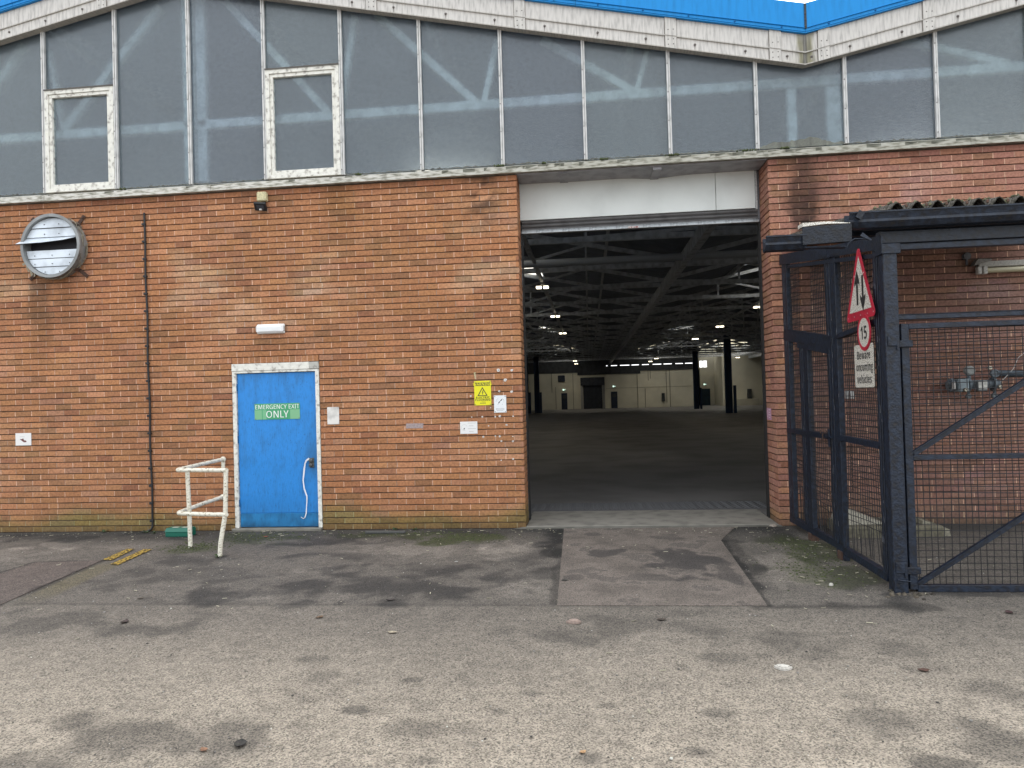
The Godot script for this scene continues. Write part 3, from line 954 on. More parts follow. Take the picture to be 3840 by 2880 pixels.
func build_glazing(w: Node3D) -> void:
	var z := -0.03
	for k in range(-2, 13):
		var vent := k == 0 or k == 3
		var x0 := k + 0.018
		var x1 := k + 1 - 0.018
		var b := 4.405
		if vent:
			b = 5.73 if k == 0 else 5.775
		var pts := PackedVector2Array([Vector2(x0, b), Vector2(x1, b), Vector2(x1, eave(x1) + 0.06)])
		if x0 < RIDGE_X and x1 > RIDGE_X:
			pts.append(Vector2(RIDGE_X, eave(RIDGE_X) + 0.06))
		if x0 < VALLEY_X and x1 > VALLEY_X:
			pts.append(Vector2(VALLEY_X, eave(VALLEY_X) + 0.06))
		pts.append(Vector2(x0, eave(x0) + 0.06))
		var s := Shape.new()
		var off := rng.randf_range(-0.002, 0.002)
		s.plate(pts, Vector3(0, 0, z + off - 0.006), Vector3.RIGHT, Vector3.UP, 0.006)
		var shift := Vector2(rng.randf() * 3.0, rng.randf() * 3.0)
		for q in s.u.size():
			s.u[q] += shift
		obj("window_pane", s, [M.obscured_glass, M.obscured_glass_0, M.obscured_glass_1, M.obscured_glass][posmod(k * 7, 4)], w)
		# dirt and old putty along the bottom edge
		if not vent:
			var d := Shape.new()
			var n := 36
			var hs := []
			var cs := []
			for q in n + 1:
				var a := lerpf(x0 + 0.005, x1 - 0.005, float(q) / n)
				var h := 0.010 + 0.022 * rng.randf() * rng.randf()
				if k == 9:
					h += 0.085 * exp(-pow((a - 9.60) / 0.20, 2.0)) + 0.05 * exp(-pow((a - 9.25) / 0.16, 2.0)) + rng.randf() * 0.012
				var g := rng.randf_range(0.05, 0.15) + (0.05 if k == 9 else 0.0)
				hs.append(h)
				cs.append(Color(g, g * 1.03, g * 0.85))
			for q in n:
				var a := lerpf(x0 + 0.005, x1 - 0.005, float(q) / n)
				var e := lerpf(x0 + 0.005, x1 - 0.005, float(q + 1) / n)
				d.quad(Vector3(a, 4.402, z + 0.012), Vector3(e, 4.402, z + 0.012), Vector3(e, 4.402 + hs[q + 1], z + 0.0045), Vector3(a, 4.402 + hs[q], z + 0.0045), cs[q], cs[q + 1], cs[q + 1], cs[q])
			obj("putty_line", d, M.plain, w)
	for k in range(-2, 14):
		var s := Shape.new()
		var top := eave(k) + 0.03
		s.cbox(Vector3(k - 0.021, 4.40, z + 0.008), Vector3(k - 0.003, top, z + 0.05), 0.003)
		s.cbox(Vector3(k + 0.003, 4.40, z + 0.008), Vector3(k + 0.021, top, z + 0.044), 0.003)
		s.box(Vector3(k - 0.014, 4.40, z - 0.05), Vector3(k + 0.014, top, z + 0.036), Color(0.6, 0.6, 0.6))
		var m := obj("mullion", s, M.aluminium, w)
		var y := 4.46
		while y < top - 0.1:
			var b := Shape.new()
			b.lathe([Vector2(0.007, 0.0), Vector2(0.007, 0.006), Vector2(0.0, 0.009)], Vector3(k - 0.012, y, z + 0.05), Vector3.BACK, 6, Color(0.2, 0.18, 0.17))
			obj("screw", b, M.plain, m)
			y += 0.34
	# the two opening lights with flaking white frames
	for q in [[0, 5.73], [3, 5.775]]:
		var k: int = q[0]
		var top: float = q[1]
		var v := part_of("opening_window", w)
		v.set_meta("label", "opening window with flaking white frame")
		var x0 := k + 0.024
		var x1 := k + 0.976
		var s := Shape.new()
		s.box(Vector3(x0, 4.402, z - 0.04), Vector3(x0 + 0.05, top, z + 0.052))
		s.box(Vector3(x1 - 0.05, 4.402, z - 0.04), Vector3(x1, top, z + 0.051))
		s.box(Vector3(x0 + 0.05, top - 0.05, z - 0.04), Vector3(x1 - 0.05, top, z + 0.053))
		s.box(Vector3(x0 + 0.05, 4.402, z - 0.04), Vector3(x1 - 0.05, 4.45, z + 0.054))
		obj("frame", s, M.flaking_paint, v)
		var a := Shape.new()
		s = a
		var i0 := x0 + 0.052
		var i1 := x1 - 0.052
		s.cbox(Vector3(i0, 4.452, z - 0.03), Vector3(i0 + 0.042, top - 0.052, z + 0.040), 0.004)
		s.cbox(Vector3(i1 - 0.042, 4.452, z - 0.03), Vector3(i1, top - 0.052, z + 0.040), 0.004)
		s.cbox(Vector3(i0 + 0.042, top - 0.096, z - 0.03), Vector3(i1 - 0.042, top - 0.052, z + 0.041), 0.004)
		s.cbox(Vector3(i0 + 0.042, 4.452, z - 0.03), Vector3(i1 - 0.042, 4.50, z + 0.041), 0.004)
		obj("sash", s, M.flaking_paint, v)
		var g := Shape.new()
		g.box(Vector3(i0 + 0.04, 4.49, z - 0.003), Vector3(i1 - 0.04, top - 0.09, z + 0.003))
		var sh := Vector2(rng.randf() * 3.0, rng.randf() * 3.0)
		for t in g.u.size():
			g.u[t] += sh
		obj("pane", g, M.obscured_glass, v)
		var d := Shape.new()
		d.box(Vector3(x0 - 0.004, top, z - 0.02), Vector3(x1 + 0.004, top + 0.016, z + 0.064), Color(0.12, 0.11, 0.10))
		obj("drip_strip", d, M.plain, v)
	# sill flashing in lapped lengths
	var x := -2.3
	while x < 13.3:
		var len := 2.27
		var s := Shape.new()
		var dy := rng.randf_range(-0.004, 0.004)
		s.hexa([Vector3(x, 4.287 + dy, 0.055), Vector3(x + len, 4.287 + dy, 0.055), Vector3(x + len, 4.362 + dy, 0.05), Vector3(x, 4.362 + dy, 0.05),
			Vector3(x, 4.287 + dy, -0.05), Vector3(x + len, 4.287 + dy, -0.05), Vector3(x + len, 4.404, -0.05), Vector3(x, 4.404, -0.05)])
		s.box(Vector3(x, 4.285 + dy, 0.0), Vector3(x + 0.05, 4.366 + dy, 0.058), Color(0.85, 0.85, 0.85))
		for q in s.c.size():
			var gone := clampf((s.v[q].x - 4.0) / 3.0, 0.0, 1.0) * 0.3
			s.c[q] = Color(s.c[q].r * (1.0 - gone), s.c[q].g * (1.0 - gone), s.c[q].b * (1.0 - gone * 1.15))
		# grime along the upper edge
		var gx := x
		while gx < x + len - 0.06:
			var l := rng.randf_range(0.03, 0.16)
			var hh := rng.randf_range(0.006, 0.03) * (1.0 if gx < 5.0 else 1.8)
			if rng.randf() < (0.15 if gx < 5.0 else 0.5):
				s.quad(Vector3(gx, 4.363 + dy - hh, 0.0525), Vector3(gx + l, 4.363 + dy - hh * rng.randf(), 0.0525), Vector3(gx + l, 4.3635 + dy, 0.0522), Vector3(gx, 4.3635 + dy, 0.0522), Color(0.30, 0.31, 0.27), Color(0.5, 0.5, 0.46), Color(0.2, 0.21, 0.18), Color(0.22, 0.22, 0.19))
			gx += l
		obj("sill", s, M.sill_metal, w)
		x += len
	# cushions of moss on the sill
	var ms := Shape.new()
	for c in [[8.03, 0.10], [8.88, 0.12], [9.3, 0.06], [6.5, 0.05], [5.95, 0.06], [4.2, 0.05], [1.1, 0.05], [7.2, 0.07]]:
		for k in 14:
			var p := Vector3(c[0] + rng.randfn(0.0, c[1] * 0.4), 4.375, 0.02 + rng.randf() * 0.03)
			ms.lathe([Vector2(0.012, 0.0), Vector2(0.009, 0.012), Vector2(0.0, 0.02 + rng.randf() * 0.012)], p, Vector3.UP, 6, Color(0.06, 0.075, 0.025) * rng.randf_range(0.6, 1.2))
	obj("moss", ms, M.moss, w).set_meta("kind", "stuff")


# a board of the bargeboard between x0 and x1, from lo to hi above the eave line, between two depths
func raked(s: Shape, x0: float, x1: float, lo: float, hi: float, z0: float, z1: float, col := Color.WHITE) -> void:
	s.hexa([Vector3(x0, eave(x0) + lo, z1), Vector3(x1, eave(x1) + lo, z1), Vector3(x1, eave(x1) + hi, z1), Vector3(x0, eave(x0) + hi, z1),
		Vector3(x0, eave(x0) + lo, z0), Vector3(x1, eave(x1) + lo, z0), Vector3(x1, eave(x1) + hi, z0), Vector3(x0, eave(x0) + hi, z0)], col)


func _shifted(i: PackedInt32Array, by: int) -> PackedInt32Array:
	var out := PackedInt32Array()
	for k in i:
		out.append(k + by)
	return out


func valley_algae(x: float, h: float) -> Color:
	var d := absf(x - VALLEY_X)
	var n := tone_noise.get_noise_2d(x * 28.0, h * 3.0)
	var k := (1.0 - smooth(0.03, 0.15, d + n * 0.10)) * (0.85 - 0.25 * smooth(0.2, 0.33, h))
	var c := Color(0.30, 0.29, 0.14).lerp(Color(0.07, 0.07, 0.05), 1.0 - smooth(0.01, 0.05, d + n * 0.05))
	var low := (1.0 - smooth(0.0, 0.13, h)) * (1.0 - smooth(0.1, 0.3, d)) * 0.35
	return Color(1, 1, 1).lerp(Color(0.5, 0.49, 0.42), low).lerp(c, k)


func build_roof_edge(w: Node3D) -> void:
	var cuts := [-2.6, -0.62, 0.9, RIDGE_X, 2.85, 4.44, 6.26, 8.03, 9.21, VALLEY_X, 9.75, 10.90, 12.7, 13.7]
	for k in cuts.size() - 1:
		var a: float = cuts[k]
		var b: float = cuts[k + 1]
		var s := Shape.new()
		raked(s, a, b, 0.0, 0.125, 0.0, 0.088)
		raked(s, a, b, 0.125, 0.138, 0.0, 0.104, Color(0.82, 0.82, 0.80))
		raked(s, a, b, 0.138, 0.335, 0.0, 0.096)
		if k == 8 or k == 9:
			# green and black algae washed down from the valley
			var f0 := Shape.new()
			var nn := 26
			for q in nn:
				var xa := lerpf(a + 0.001, b - 0.001, float(q) / nn)
				var xb := lerpf(a + 0.001, b - 0.001, float(q + 1) / nn)
				for r in [[0.002, 0.065, 0.0885], [0.065, 0.124, 0.0885], [0.139, 0.23, 0.0965], [0.23, 0.333, 0.0965]]:
					f0.quad(Vector3(xa, eave(xa) + r[0], r[2]), Vector3(xb, eave(xb) + r[0], r[2]), Vector3(xb, eave(xb) + r[1], r[2]), Vector3(xa, eave(xa) + r[1], r[2]),
						valley_algae(xa, r[0]), valley_algae(xb, r[0]), valley_algae(xb, r[1]), valley_algae(xa, r[1]))
			s.i.append_array(_shifted(f0.i, s.v.size()))
			s.v.append_array(f0.v)
			s.n.append_array(f0.n)
			s.c.append_array(f0.c)
			s.u.append_array(f0.u)
		raked(s, a, b, -0.012, 0.0, 0.0, 0.098, Color(0.75, 0.73, 0.7))
		for q in s.u.size():
			s.u[q].x += k * 0.37
		var board := obj("bargeboard", s, M.barge, w)
		# fixing bolts with their dark drip runs
		var n := maxi(1, int((b - a) / 0.47))
		for j in n:
			var x := lerpf(a, b, (j + 0.5) / n) + rng.randf_range(-0.04, 0.04)
			var y := eave(x) + 0.065
			var d := Shape.new()
			d.lathe([Vector2(0.015, 0.0), Vector2(0.015, 0.006), Vector2(0.010, 0.008), Vector2(0.008, 0.014), Vector2(0.0, 0.016)], Vector3(x, y, 0.088), Vector3.BACK, 8, Color(0.17, 0.15, 0.14))
			var l := rng.randf_range(0.0, 0.06)
			d.quad(Vector3(x - 0.006, y - 0.015 - l, 0.0895), Vector3(x + 0.004, y - 0.015 - l, 0.0895), Vector3(x + 0.010, y, 0.0895), Vector3(x - 0.010, y, 0.0895), Color(0.45, 0.42, 0.39), Color(0.45, 0.42, 0.39), Color(0.25, 0.23, 0.21), Color(0.25, 0.23, 0.21))
			obj("bolt", d, M.plain, board)
	# cover straps over the joints
	for x in [-0.62, 0.9, 2.85, 4.44, 6.26, 8.03, 9.21, 9.75, 10.90, 12.7]:
		var s := Shape.new()
		raked(s, x - 0.065, x + 0.065, -0.014, 0.130, 0.088, 0.106, Color(0.96, 0.96, 0.95))
		raked(s, x - 0.065, x + 0.065, 0.130, 0.337, 0.096, 0.114, Color(0.96, 0.96, 0.95))
		raked(s, x - 0.072, x - 0.065, -0.010, 0.335, 0.09, 0.098, Color(0.3, 0.28, 0.26))
		raked(s, x + 0.065, x + 0.070, -0.010, 0.335, 0.09, 0.098, Color(0.4, 0.38, 0.36))
		for sx in [-0.03, 0.03]:
			for sy in [0.03, 0.09, 0.2]:
				s.lathe([Vector2(0.007, 0.0), Vector2(0.0, 0.006)], Vector3(x + sx, eave(x) + sy, 0.106 if sy < 0.13 else 0.114), Vector3.BACK, 6, Color(0.12, 0.11, 0.1))
		obj("joint_cover", s, M.barge, w)
	# blue roof edge in lengths, with a flange along its foot
	var bc := [-2.6, -0.3, RIDGE_X, 4.4, 6.93, VALLEY_X, 12.1, 13.7]
	for k in bc.size() - 1:
		var a: float = bc[k] + 0.002
		var b: float = bc[k + 1] - 0.002
		var s := Shape.new()
		raked(s, a, b, 0.337, 0.352, 0.0, 0.135)
		raked(s, a, b, 0.352, 0.388, 0.0, 0.142)
		raked(s, a, b, 0.388, 0.394, 0.0, 0.155)
		raked(s, a, b, 0.394, 0.675, 0.0, 0.150)
		if k:
			raked(s, a - 0.03, a + 0.03, 0.34, 0.66, 0.02, 0.128, Color(0.3, 0.3, 0.3))
		var f := obj("blue_fascia", s, M.blue_cladding, w)
		var n := int((b - a) / 0.48)
		for j in n:
			var x := lerpf(a, b, (j + 0.5) / n)
			var d := Shape.new()
			d.lathe([Vector2(0.011, 0.0), Vector2(0.011, 0.006), Vector2(0.0, 0.012)], Vector3(x, eave(x) + 0.37, 0.142), Vector3.BACK, 6, Color(0.3, 0.4, 0.5))
			obj("bolt", d, M.blue_cladding, f)
	var vc := Shape.new()
	vc.box(Vector3(VALLEY_X - 0.012, 5.70, 0.151), Vector3(VALLEY_X + 0.012, 5.99, 0.158), Color(0.03, 0.04, 0.05))
	for y in [5.73, 5.80, 5.87]:
		vc.lathe([Vector2(0.012, 0.0), Vector2(0.0, 0.01)], Vector3(VALLEY_X, y, 0.158), Vector3.BACK, 6, Color(0.06, 0.06, 0.06))
	obj("valley_strip", vc, M.plain, w)


func build_gateway(w: Node3D) -> void:
	# soffit panels, one of them bowed
	var xs := [6.158, 6.72, 7.84, 9.102]
	for k in 3:
		var s := Shape.new()
		var n := 8
		for q in n:
			var a := lerpf(xs[k] + 0.003, xs[k + 1] - 0.003, float(q) / n)
			var b := lerpf(xs[k] + 0.003, xs[k + 1] - 0.003, float(q + 1) / n)
			var sag := func(x: float) -> float: return 4.276 - 0.030 * exp(-pow((x - 7.84) / 0.25, 2.0)) - 0.006 * exp(-pow((x - 7.0) / 0.3, 2.0))
			s.hexa([Vector3(a, 4.272, -0.006), Vector3(b, 4.272, -0.006), Vector3(b, 4.284, -0.006), Vector3(a, 4.284, -0.006),
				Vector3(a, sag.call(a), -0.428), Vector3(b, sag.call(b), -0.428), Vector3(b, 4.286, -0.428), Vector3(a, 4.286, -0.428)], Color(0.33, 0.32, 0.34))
		obj("soffit_panel", s, M.smooth_paint, w)
	for x in [6.72, 7.84]:
		var cov := Shape.new()
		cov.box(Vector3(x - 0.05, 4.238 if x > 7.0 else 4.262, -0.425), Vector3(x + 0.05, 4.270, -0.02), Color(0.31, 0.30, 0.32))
		obj("soffit_strip", cov, M.smooth_paint, w)
	# concrete lintel hidden behind
	var li := Shape.new()
	li.box(Vector3(5.9, 4.288, -0.60), Vector3(9.4, 4.40, -0.06), Color(0.3, 0.3, 0.3))
	obj("lintel", li, M.plain, w)
	var sh := part_of("roller_shutter", w)
	sh.set_meta("label", "white roller shutter box with the shutter rolled up")
	var p := Shape.new()
	p.cbox(Vector3(6.140, 3.815, -0.50), Vector3(8.578, 4.30, -0.425), 0.003)
	obj("shutter_panel", p, M.shutter_white, sh)
	p = Shape.new()
	p.cbox(Vector3(8.584, 3.815, -0.50), Vector3(9.05, 4.30, -0.4235), 0.003)
	obj("shutter_panel", p, M.shutter_white, sh)
	p = Shape.new()
	p.box(Vector3(9.052, 3.80, -0.52), Vector3(9.075, 4.268, -0.415), Color(0.55, 0.56, 0.56))
	p.box(Vector3(9.077, 3.65, -0.54), Vector3(9.102, 4.268, -0.43), Color(0.16, 0.16, 0.17))
	obj("end_trim", p, M.plain, sh)
	for k in 3:
		var y := 3.812 - k * 0.048
		var s := Shape.new()
		var pts := []
		for j in 7:
			var t := float(j) / 6.0
			pts.append(Vector2(y - t * 0.046, -0.445 + 0.016 * sin(PI * t)))
		for j in 6:
			s.quad(Vector3(6.17, pts[j + 1].x, pts[j + 1].y), Vector3(9.08, pts[j + 1].x, pts[j + 1].y), Vector3(9.08, pts[j].x, pts[j].y), Vector3(6.17, pts[j].x, pts[j].y), Color(0.12, 0.115, 0.115))
		s.box(Vector3(6.17, y - 0.046, -0.46), Vector3(9.08, y, -0.447), Color(0.2, 0.2, 0.2))
		obj("slat", s, M.smooth_paint, sh)
	var b := Shape.new()
	b.cbox(Vector3(6.165, 3.640, -0.475), Vector3(9.085, 3.668, -0.405), 0.003)
	b.cbox(Vector3(6.165, 3.6685, -0.46), Vector3(9.085, 3.69, -0.43), 0.002, Color(0.6, 0.6, 0.6))
	obj("bottom_bar", b, M.galvanised, sh)
	var lb := Shape.new()
	lb.box(Vector3(7.50, 3.643, -0.4045), Vector3(7.63, 3.665, -0.4035), Color(0.62, 0.55, 0.52))
	for k in 5:
		lb.box(Vector3(7.505 + k * 0.016, 3.645 + (k % 2) * 0.008, -0.4034), Vector3(7.517 + k * 0.016, 3.655 + (k % 3) * 0.003, -0.4030), Color(0.2, 0.06, 0.05))
	lb.box(Vector3(7.59, 3.645, -0.4034), Vector3(7.622, 3.662, -0.4030), Color(0.28, 0.07, 0.06))
	obj("label", lb, M.print, sh)
	for sx in [[6.158, 6.176], [9.084, 9.102]]:
		var g := Shape.new()
		g.box(Vector3(sx[0], 0.024, -0.52), Vector3(sx[1], 3.64, -0.505), Color(0.02, 0.02, 0.022))
		g.box(Vector3(sx[0], 0.024, -0.44), Vector3(sx[1], 3.64, -0.425), Color(0.02, 0.02, 0.022))
		obj("guide_rail", g, M.plain, sh)


func door_grime(x: float, y: float) -> Color:
	var n := tone_noise.get_noise_2d(x * 9.0, y * 4.0)
	var n2 := tone_noise.get_noise_2d(x * 30.0 + 50.0, y * 2.2)
	var k := 0.16 * smooth(0.0, 0.4, n) + 0.20 * smooth(0.1, 0.4, n2)
	k += 0.55 * exp(-(pow((x - 3.50) / 0.10, 2.0) + pow((y - 0.88) / 0.22, 2.0)))
	k += 0.25 * smooth(3.46, 3.56, x) * smooth(0.4, 0.8, y) * (1.0 - smooth(1.2, 1.7, y))
	k += 0.20 * (1.0 - smooth(0.22, 0.5, y + n * 0.2))
	k += 0.18 * smooth(1.8, 1.96, y + n2 * 0.2)
	return Color(1, 1, 1).lerp(Color(1.2, 0.45, 0.36), clampf(k, 0.0, 0.8))


func kick_grime(x: float, y: float) -> Color:
	var n := tone_noise.get_noise_2d(x * 11.0, y * 12.0)
	return Color(0.95, 0.80, 0.66) * (0.92 + n * 0.5 - 0.35 * (1.0 - smooth(0.045, 0.12, y)))


func build_exit_door(w: Node3D) -> void:
	var d := part_of("exit_door", w)
	d.set_meta("label", "blue emergency exit door in a flaking white frame")
	var s := Shape.new()
	# frame: jambs a little out of true, head and the boxed lintel above
	s.box(Vector3(2.492, 0.034, -0.09), Vector3(2.542, 2.0, 0.006))
	s.box(Vector3(3.575, 0.034, -0.09), Vector3(3.622, 2.0, 0.006))
	s.box(Vector3(2.542, 1.975, -0.09), Vector3(3.575, 2.0, 0.0055))
	obj("frame", s, M.flaking_paint, d)
	s = Shape.new()
	s.cbox(Vector3(2.488, 2.002, -0.09), Vector3(3.50, 2.092, 0.012), 0.004)
	s.cbox(Vector3(3.502, 2.004, -0.09), Vector3(3.624, 2.090, 0.014), 0.004, Color(0.62, 0.62, 0.62))
	obj("lintel_board", s, M.flaking_paint, d)
	s = Shape.new()
	s.cbox(Vector3(2.548, 0.215, -0.07), Vector3(3.570, 1.968, -0.0185), 0.003)
	# the painted face, with grime worked in round the lock, along the edges and at the foot
	for iy in 44:
		for ix in 26:
			var xs := [lerpf(2.552, 3.566, ix / 26.0), lerpf(2.552, 3.566, (ix + 1) / 26.0)]
			var ys := [lerpf(0.219, 1.964, iy / 44.0), lerpf(0.219, 1.964, (iy + 1) / 44.0)]
			s.quad(Vector3(xs[0], ys[0], -0.018), Vector3(xs[1], ys[0], -0.018), Vector3(xs[1], ys[1], -0.018), Vector3(xs[0], ys[1], -0.018), door_grime(xs[0], ys[0]), door_grime(xs[1], ys[0]), door_grime(xs[1], ys[1]), door_grime(xs[0], ys[1]))
	obj("leaf", s, M.door_paint, d)
	s = Shape.new()
	s.cbox(Vector3(2.548, 0.042, -0.07), Vector3(3.570, 0.213, -0.019), 0.003, Color(0.80, 0.84, 0.80))
	for ix in 30:
		var xa := lerpf(2.552, 3.566, ix / 30.0)
		var xb := lerpf(2.552, 3.566, (ix + 1) / 30.0)
		for r in [[0.046, 0.07], [0.07, 0.13], [0.13, 0.209]]:
			s.quad(Vector3(xa, r[0], -0.0186), Vector3(xb, r[0], -0.0186), Vector3(xb, r[1], -0.0186), Vector3(xa, r[1], -0.0186), kick_grime(xa, r[0]), kick_grime(xb, r[0]), kick_grime(xb, r[1]), kick_grime(xa, r[1]))
	obj("kick_plate", s, M.door_paint, d)
	s = Shape.new()
	for k in 90:
		var x := rng.randf_range(2.57, 3.55)
		var y := rng.randf_range(0.25, 1.95)
		if k < 30:
			x = rng.randf_range(3.2, 3.55)
			y = rng.randf_range(1.0, 1.9)
		var l := rng.randf_range(0.003, 0.018)
		s.quad(Vector3(x, y, -0.0176), Vector3(x + 0.004, y, -0.0176), Vector3(x + 0.003, y + l, -0.0176), Vector3(x, y + l, -0.0176), Color(0.02, 0.09, 0.25))
	obj("paint_chips", s, M.plain, d).set_meta("kind", "stuff")
	s = Shape.new()
	for y in [0.3, 1.1, 1.75]:
		s.tube([Vector3(2.545, y, -0.012), Vector3(2.545, y + 0.09, -0.012)], 0.007, 8, Color(0.02, 0.12, 0.3))
	obj("hinge", s, M.plain, d)
	s = Shape.new()
	s.cbox(Vector3(3.468, 0.775, -0.018), Vector3(3.528, 0.895, -0.008), 0.003, Color(0.32, 0.31, 0.29))
	s.lathe([Vector2(0.026, 0.0), Vector2(0.024, 0.022), Vector2(0.014, 0.026), Vector2(0.0, 0.026)], Vector3(3.492, 0.864, -0.008), Vector3.BACK, 16, Color(0.36, 0.35, 0.33))
	s.lathe([Vector2(0.024, 0.0), Vector2(0.022, 0.018), Vector2(0.012, 0.022), Vector2(0.0, 0.022)], Vector3(3.492, 0.806, -0.008), Vector3.BACK, 16, Color(0.30, 0.29, 0.28))
	obj("lock", s, M.galvanised, d)
	s = Shape.new()
	s.cbox(Vector3(2.465, -0.05, -0.10), Vector3(3.62, 0.032, 0.055), 0.008, Color(0.75, 0.74, 0.70))
	obj("door_step", s, M.concrete, d)
	# unseen dark panel behind so that no light passes round the leaf
	s = Shape.new()
	s.box(Vector3(2.40, 0.0, -0.44), Vector3(3.70, 2.3, -0.41), Color(0.05, 0.05, 0.05))
	obj("backing", s, M.plain, d)


# ---------------------------------------------------------------- inside the hall
func roof_y(x: float) -> float:
	return eave(x) + 0.30


func build_hall(w: Node3D) -> void:
	# the folded roof with its translucent strips, the unseen ones added to brighten the hall; slopes run from x = -30 to 60
	var lights := [[3.9, 5.2, -22.5, -19.5], [12.9, 14.4, -20.0, -17.0], [13.2, 15.2, -50.0, -47.0], [3.2, 4.6, -50.0, -47.0], [3.0, 5.5, -9.4, -7.8], [12.6, 15.2, -9.4, -7.8], [18.4, 20.6, -14.0, -9.0], [-4.6, -2.2, -9.4, -7.9], [-12.0, -9.4, -30.0, -8.0], [34.0, 37.0, -40.0, -16.0], [-12.0, -9.4, -62.0, -44.0], [-4.6, -2.2, -24.0, -15.0], [20.0, 23.5, -73.5, -64.0], [3.0, 5.6, -74.5, -69.5], [12.5, 16.0, -74.5, -68.5], [-1.5, 0.5, -40.0, -34.0], [26.0, 29.0, -45.0, -38.0]]
	var xs := [-30.0]
	var x := VALLEY_X - HALF * 5.0
	while x < 60.0:
		if x > -30.0:
			xs.append(x)
		x += HALF
	xs.append(60.0)
	var lining := Shape.new()
	for k in xs.size() - 1:
		var holes := []
		for l in lights:
			if l[0] >= xs[k] and l[1] <= xs[k + 1]:
				holes.append(l)
		var cx := [xs[k], xs[k + 1]]
		for l in holes:
			cx.append_array([l[0], l[1]])
		cx.sort()
		for c in cx.size() - 1:
			var a: float = cx[c]
			var b: float = cx[c + 1]
			if b - a < 0.001:
				continue
			var cz := [0.02, -77.5]
			for l in holes:
				if l[0] <= a + 0.001 and l[1] >= b - 0.001:
					cz.append_array([l[2], l[3]])
			cz.sort()
			for z in cz.size() - 1:
				var open := false
				for l in holes:
					if l[0] <= a + 0.001 and l[1] >= b - 0.001 and absf(l[2] - cz[z]) < 0.01:
						open = true
				if open:
					continue
				var z0: float = cz[z]
				var z1: float = cz[z + 1]
				lining.hexa([Vector3(a, roof_y(a), z1), Vector3(b, roof_y(b), z1), Vector3(b, roof_y(b) + 0.08, z1), Vector3(a, roof_y(a) + 0.08, z1),
					Vector3(a, roof_y(a), z0), Vector3(b, roof_y(b), z0), Vector3(b, roof_y(b) + 0.08, z0), Vector3(a, roof_y(a) + 0.08, z0)])
	obj("roof_lining", lining, M.roof_lining, w)
	for l in lights:
		var s := Shape.new()
		s.quad(Vector3(l[0], roof_y(l[0]) + 0.04, l[3]), Vector3(l[1], roof_y(l[1]) + 0.04, l[3]), Vector3(l[1], roof_y(l[1]) + 0.04, l[2]), Vector3(l[0], roof_y(l[0]) + 0.04, l[2]))
		obj("rooflight_seen_or_added", s, M.rooflight_seen_or_added, w)
	# purlins along the hall
	for k in range(-5, 13):
		var px := VALLEY_X + k * 2.55 + 0.6
		if px < -2.5 or px > 34.0:
			continue
		var s := Shape.new()
		s.box(Vector3(px - 0.035, roof_y(px) - 0.19, -76.0), Vector3(px + 0.035, roof_y(px) - 0.03, -0.15))
		obj("purlin", s, M.hall_steel, w)
	# the truss just behind the glass, seen through it
	var t0 := part_of("roof_truss", w)
	var pale := Color(1.45, 1.25, 0.88)
	var pieces := [["bottom_chord", Vector2(-2.2, 5.24), Vector2(13.3, 5.24), 0.11], ["post", Vector2(1.88, 4.5), Vector2(1.88, 6.95), 0.15], ["post", Vector2(2.05, 4.5), Vector2(2.05, 6.95), 0.12],
		["brace", Vector2(1.50, 6.85), Vector2(0.10, 5.30), 0.09], ["brace", Vector2(2.30, 6.95), Vector2(3.75, 5.28), 0.09], ["brace", Vector2(-0.45, 6.5), Vector2(-1.4, 5.28), 0.08], ["brace", Vector2(-0.1, 6.4), Vector2(0.1, 5.30), 0.05], ["brace", Vector2(4.12, 6.5), Vector2(3.92, 5.30), 0.07],
		["brace", Vector2(4.40, 6.5), Vector2(5.66, 5.28), 0.09], ["brace", Vector2(5.95, 6.05), Vector2(5.76, 5.28), 0.07], ["brace", Vector2(6.50, 6.0), Vector2(7.60, 5.28), 0.09], ["brace", Vector2(7.78, 5.75), Vector2(7.64, 5.28), 0.06], ["brace", Vector2(10.6, 5.7), Vector2(11.9, 5.28), 0.08], ["post", Vector2(9.94, 4.42), Vector2(9.94, 5.16), 0.16], ["post", Vector2(9.46, 4.42), Vector2(9.46, 5.16), 0.10]]
	for q in pieces:
		var s := Shape.new()
		s.bar(Vector3(q[1].x, q[1].y, -0.24), Vector3(q[2].x, q[2].y, -0.24), 0.07, q[3], Vector3(0, 0, 1).cross(Vector3(q[2].x - q[1].x, q[2].y - q[1].y, 0).normalized()), pale)
		obj(q[0], s, M.hall_steel, t0)
	for k in range(1, 19):
		var z := -0.4 - 3.95 * k
		var s := Shape.new()
		var x0 := -12.0
		var x1 := 40.0
		s.bar(Vector3(x0, 5.20, z), Vector3(x1, 5.20, z), 0.10, 0.13)
		var c := VALLEY_X - HALF * 3.0
		while c < x1 - 1.0:
			var e := c + HALF
			s.bar(Vector3(c, roof_y(c) - 0.26, z), Vector3(e, roof_y(e) - 0.26, z), 0.09, 0.12)
			# diagonals and short posts
			for j in 3:
				var a := lerpf(c, e, j / 3.0)
				var b := lerpf(c, e, (j + 1) / 3.0)
				s.bar(Vector3(b, 5.24, z), Vector3(b, roof_y(b) - 0.28, z), 0.06, 0.06, Vector3.RIGHT)
				var up := roof_y(c) < roof_y(e)
				if up:
					s.bar(Vector3(a, roof_y(a) - 0.28, z), Vector3(b, 5.24, z), 0.05, 0.07)
				else:
					s.bar(Vector3(a, 5.24, z), Vector3(b, roof_y(b) - 0.28, z), 0.05, 0.07)
			c = e
		obj("roof_truss", s, M.hall_steel, w)
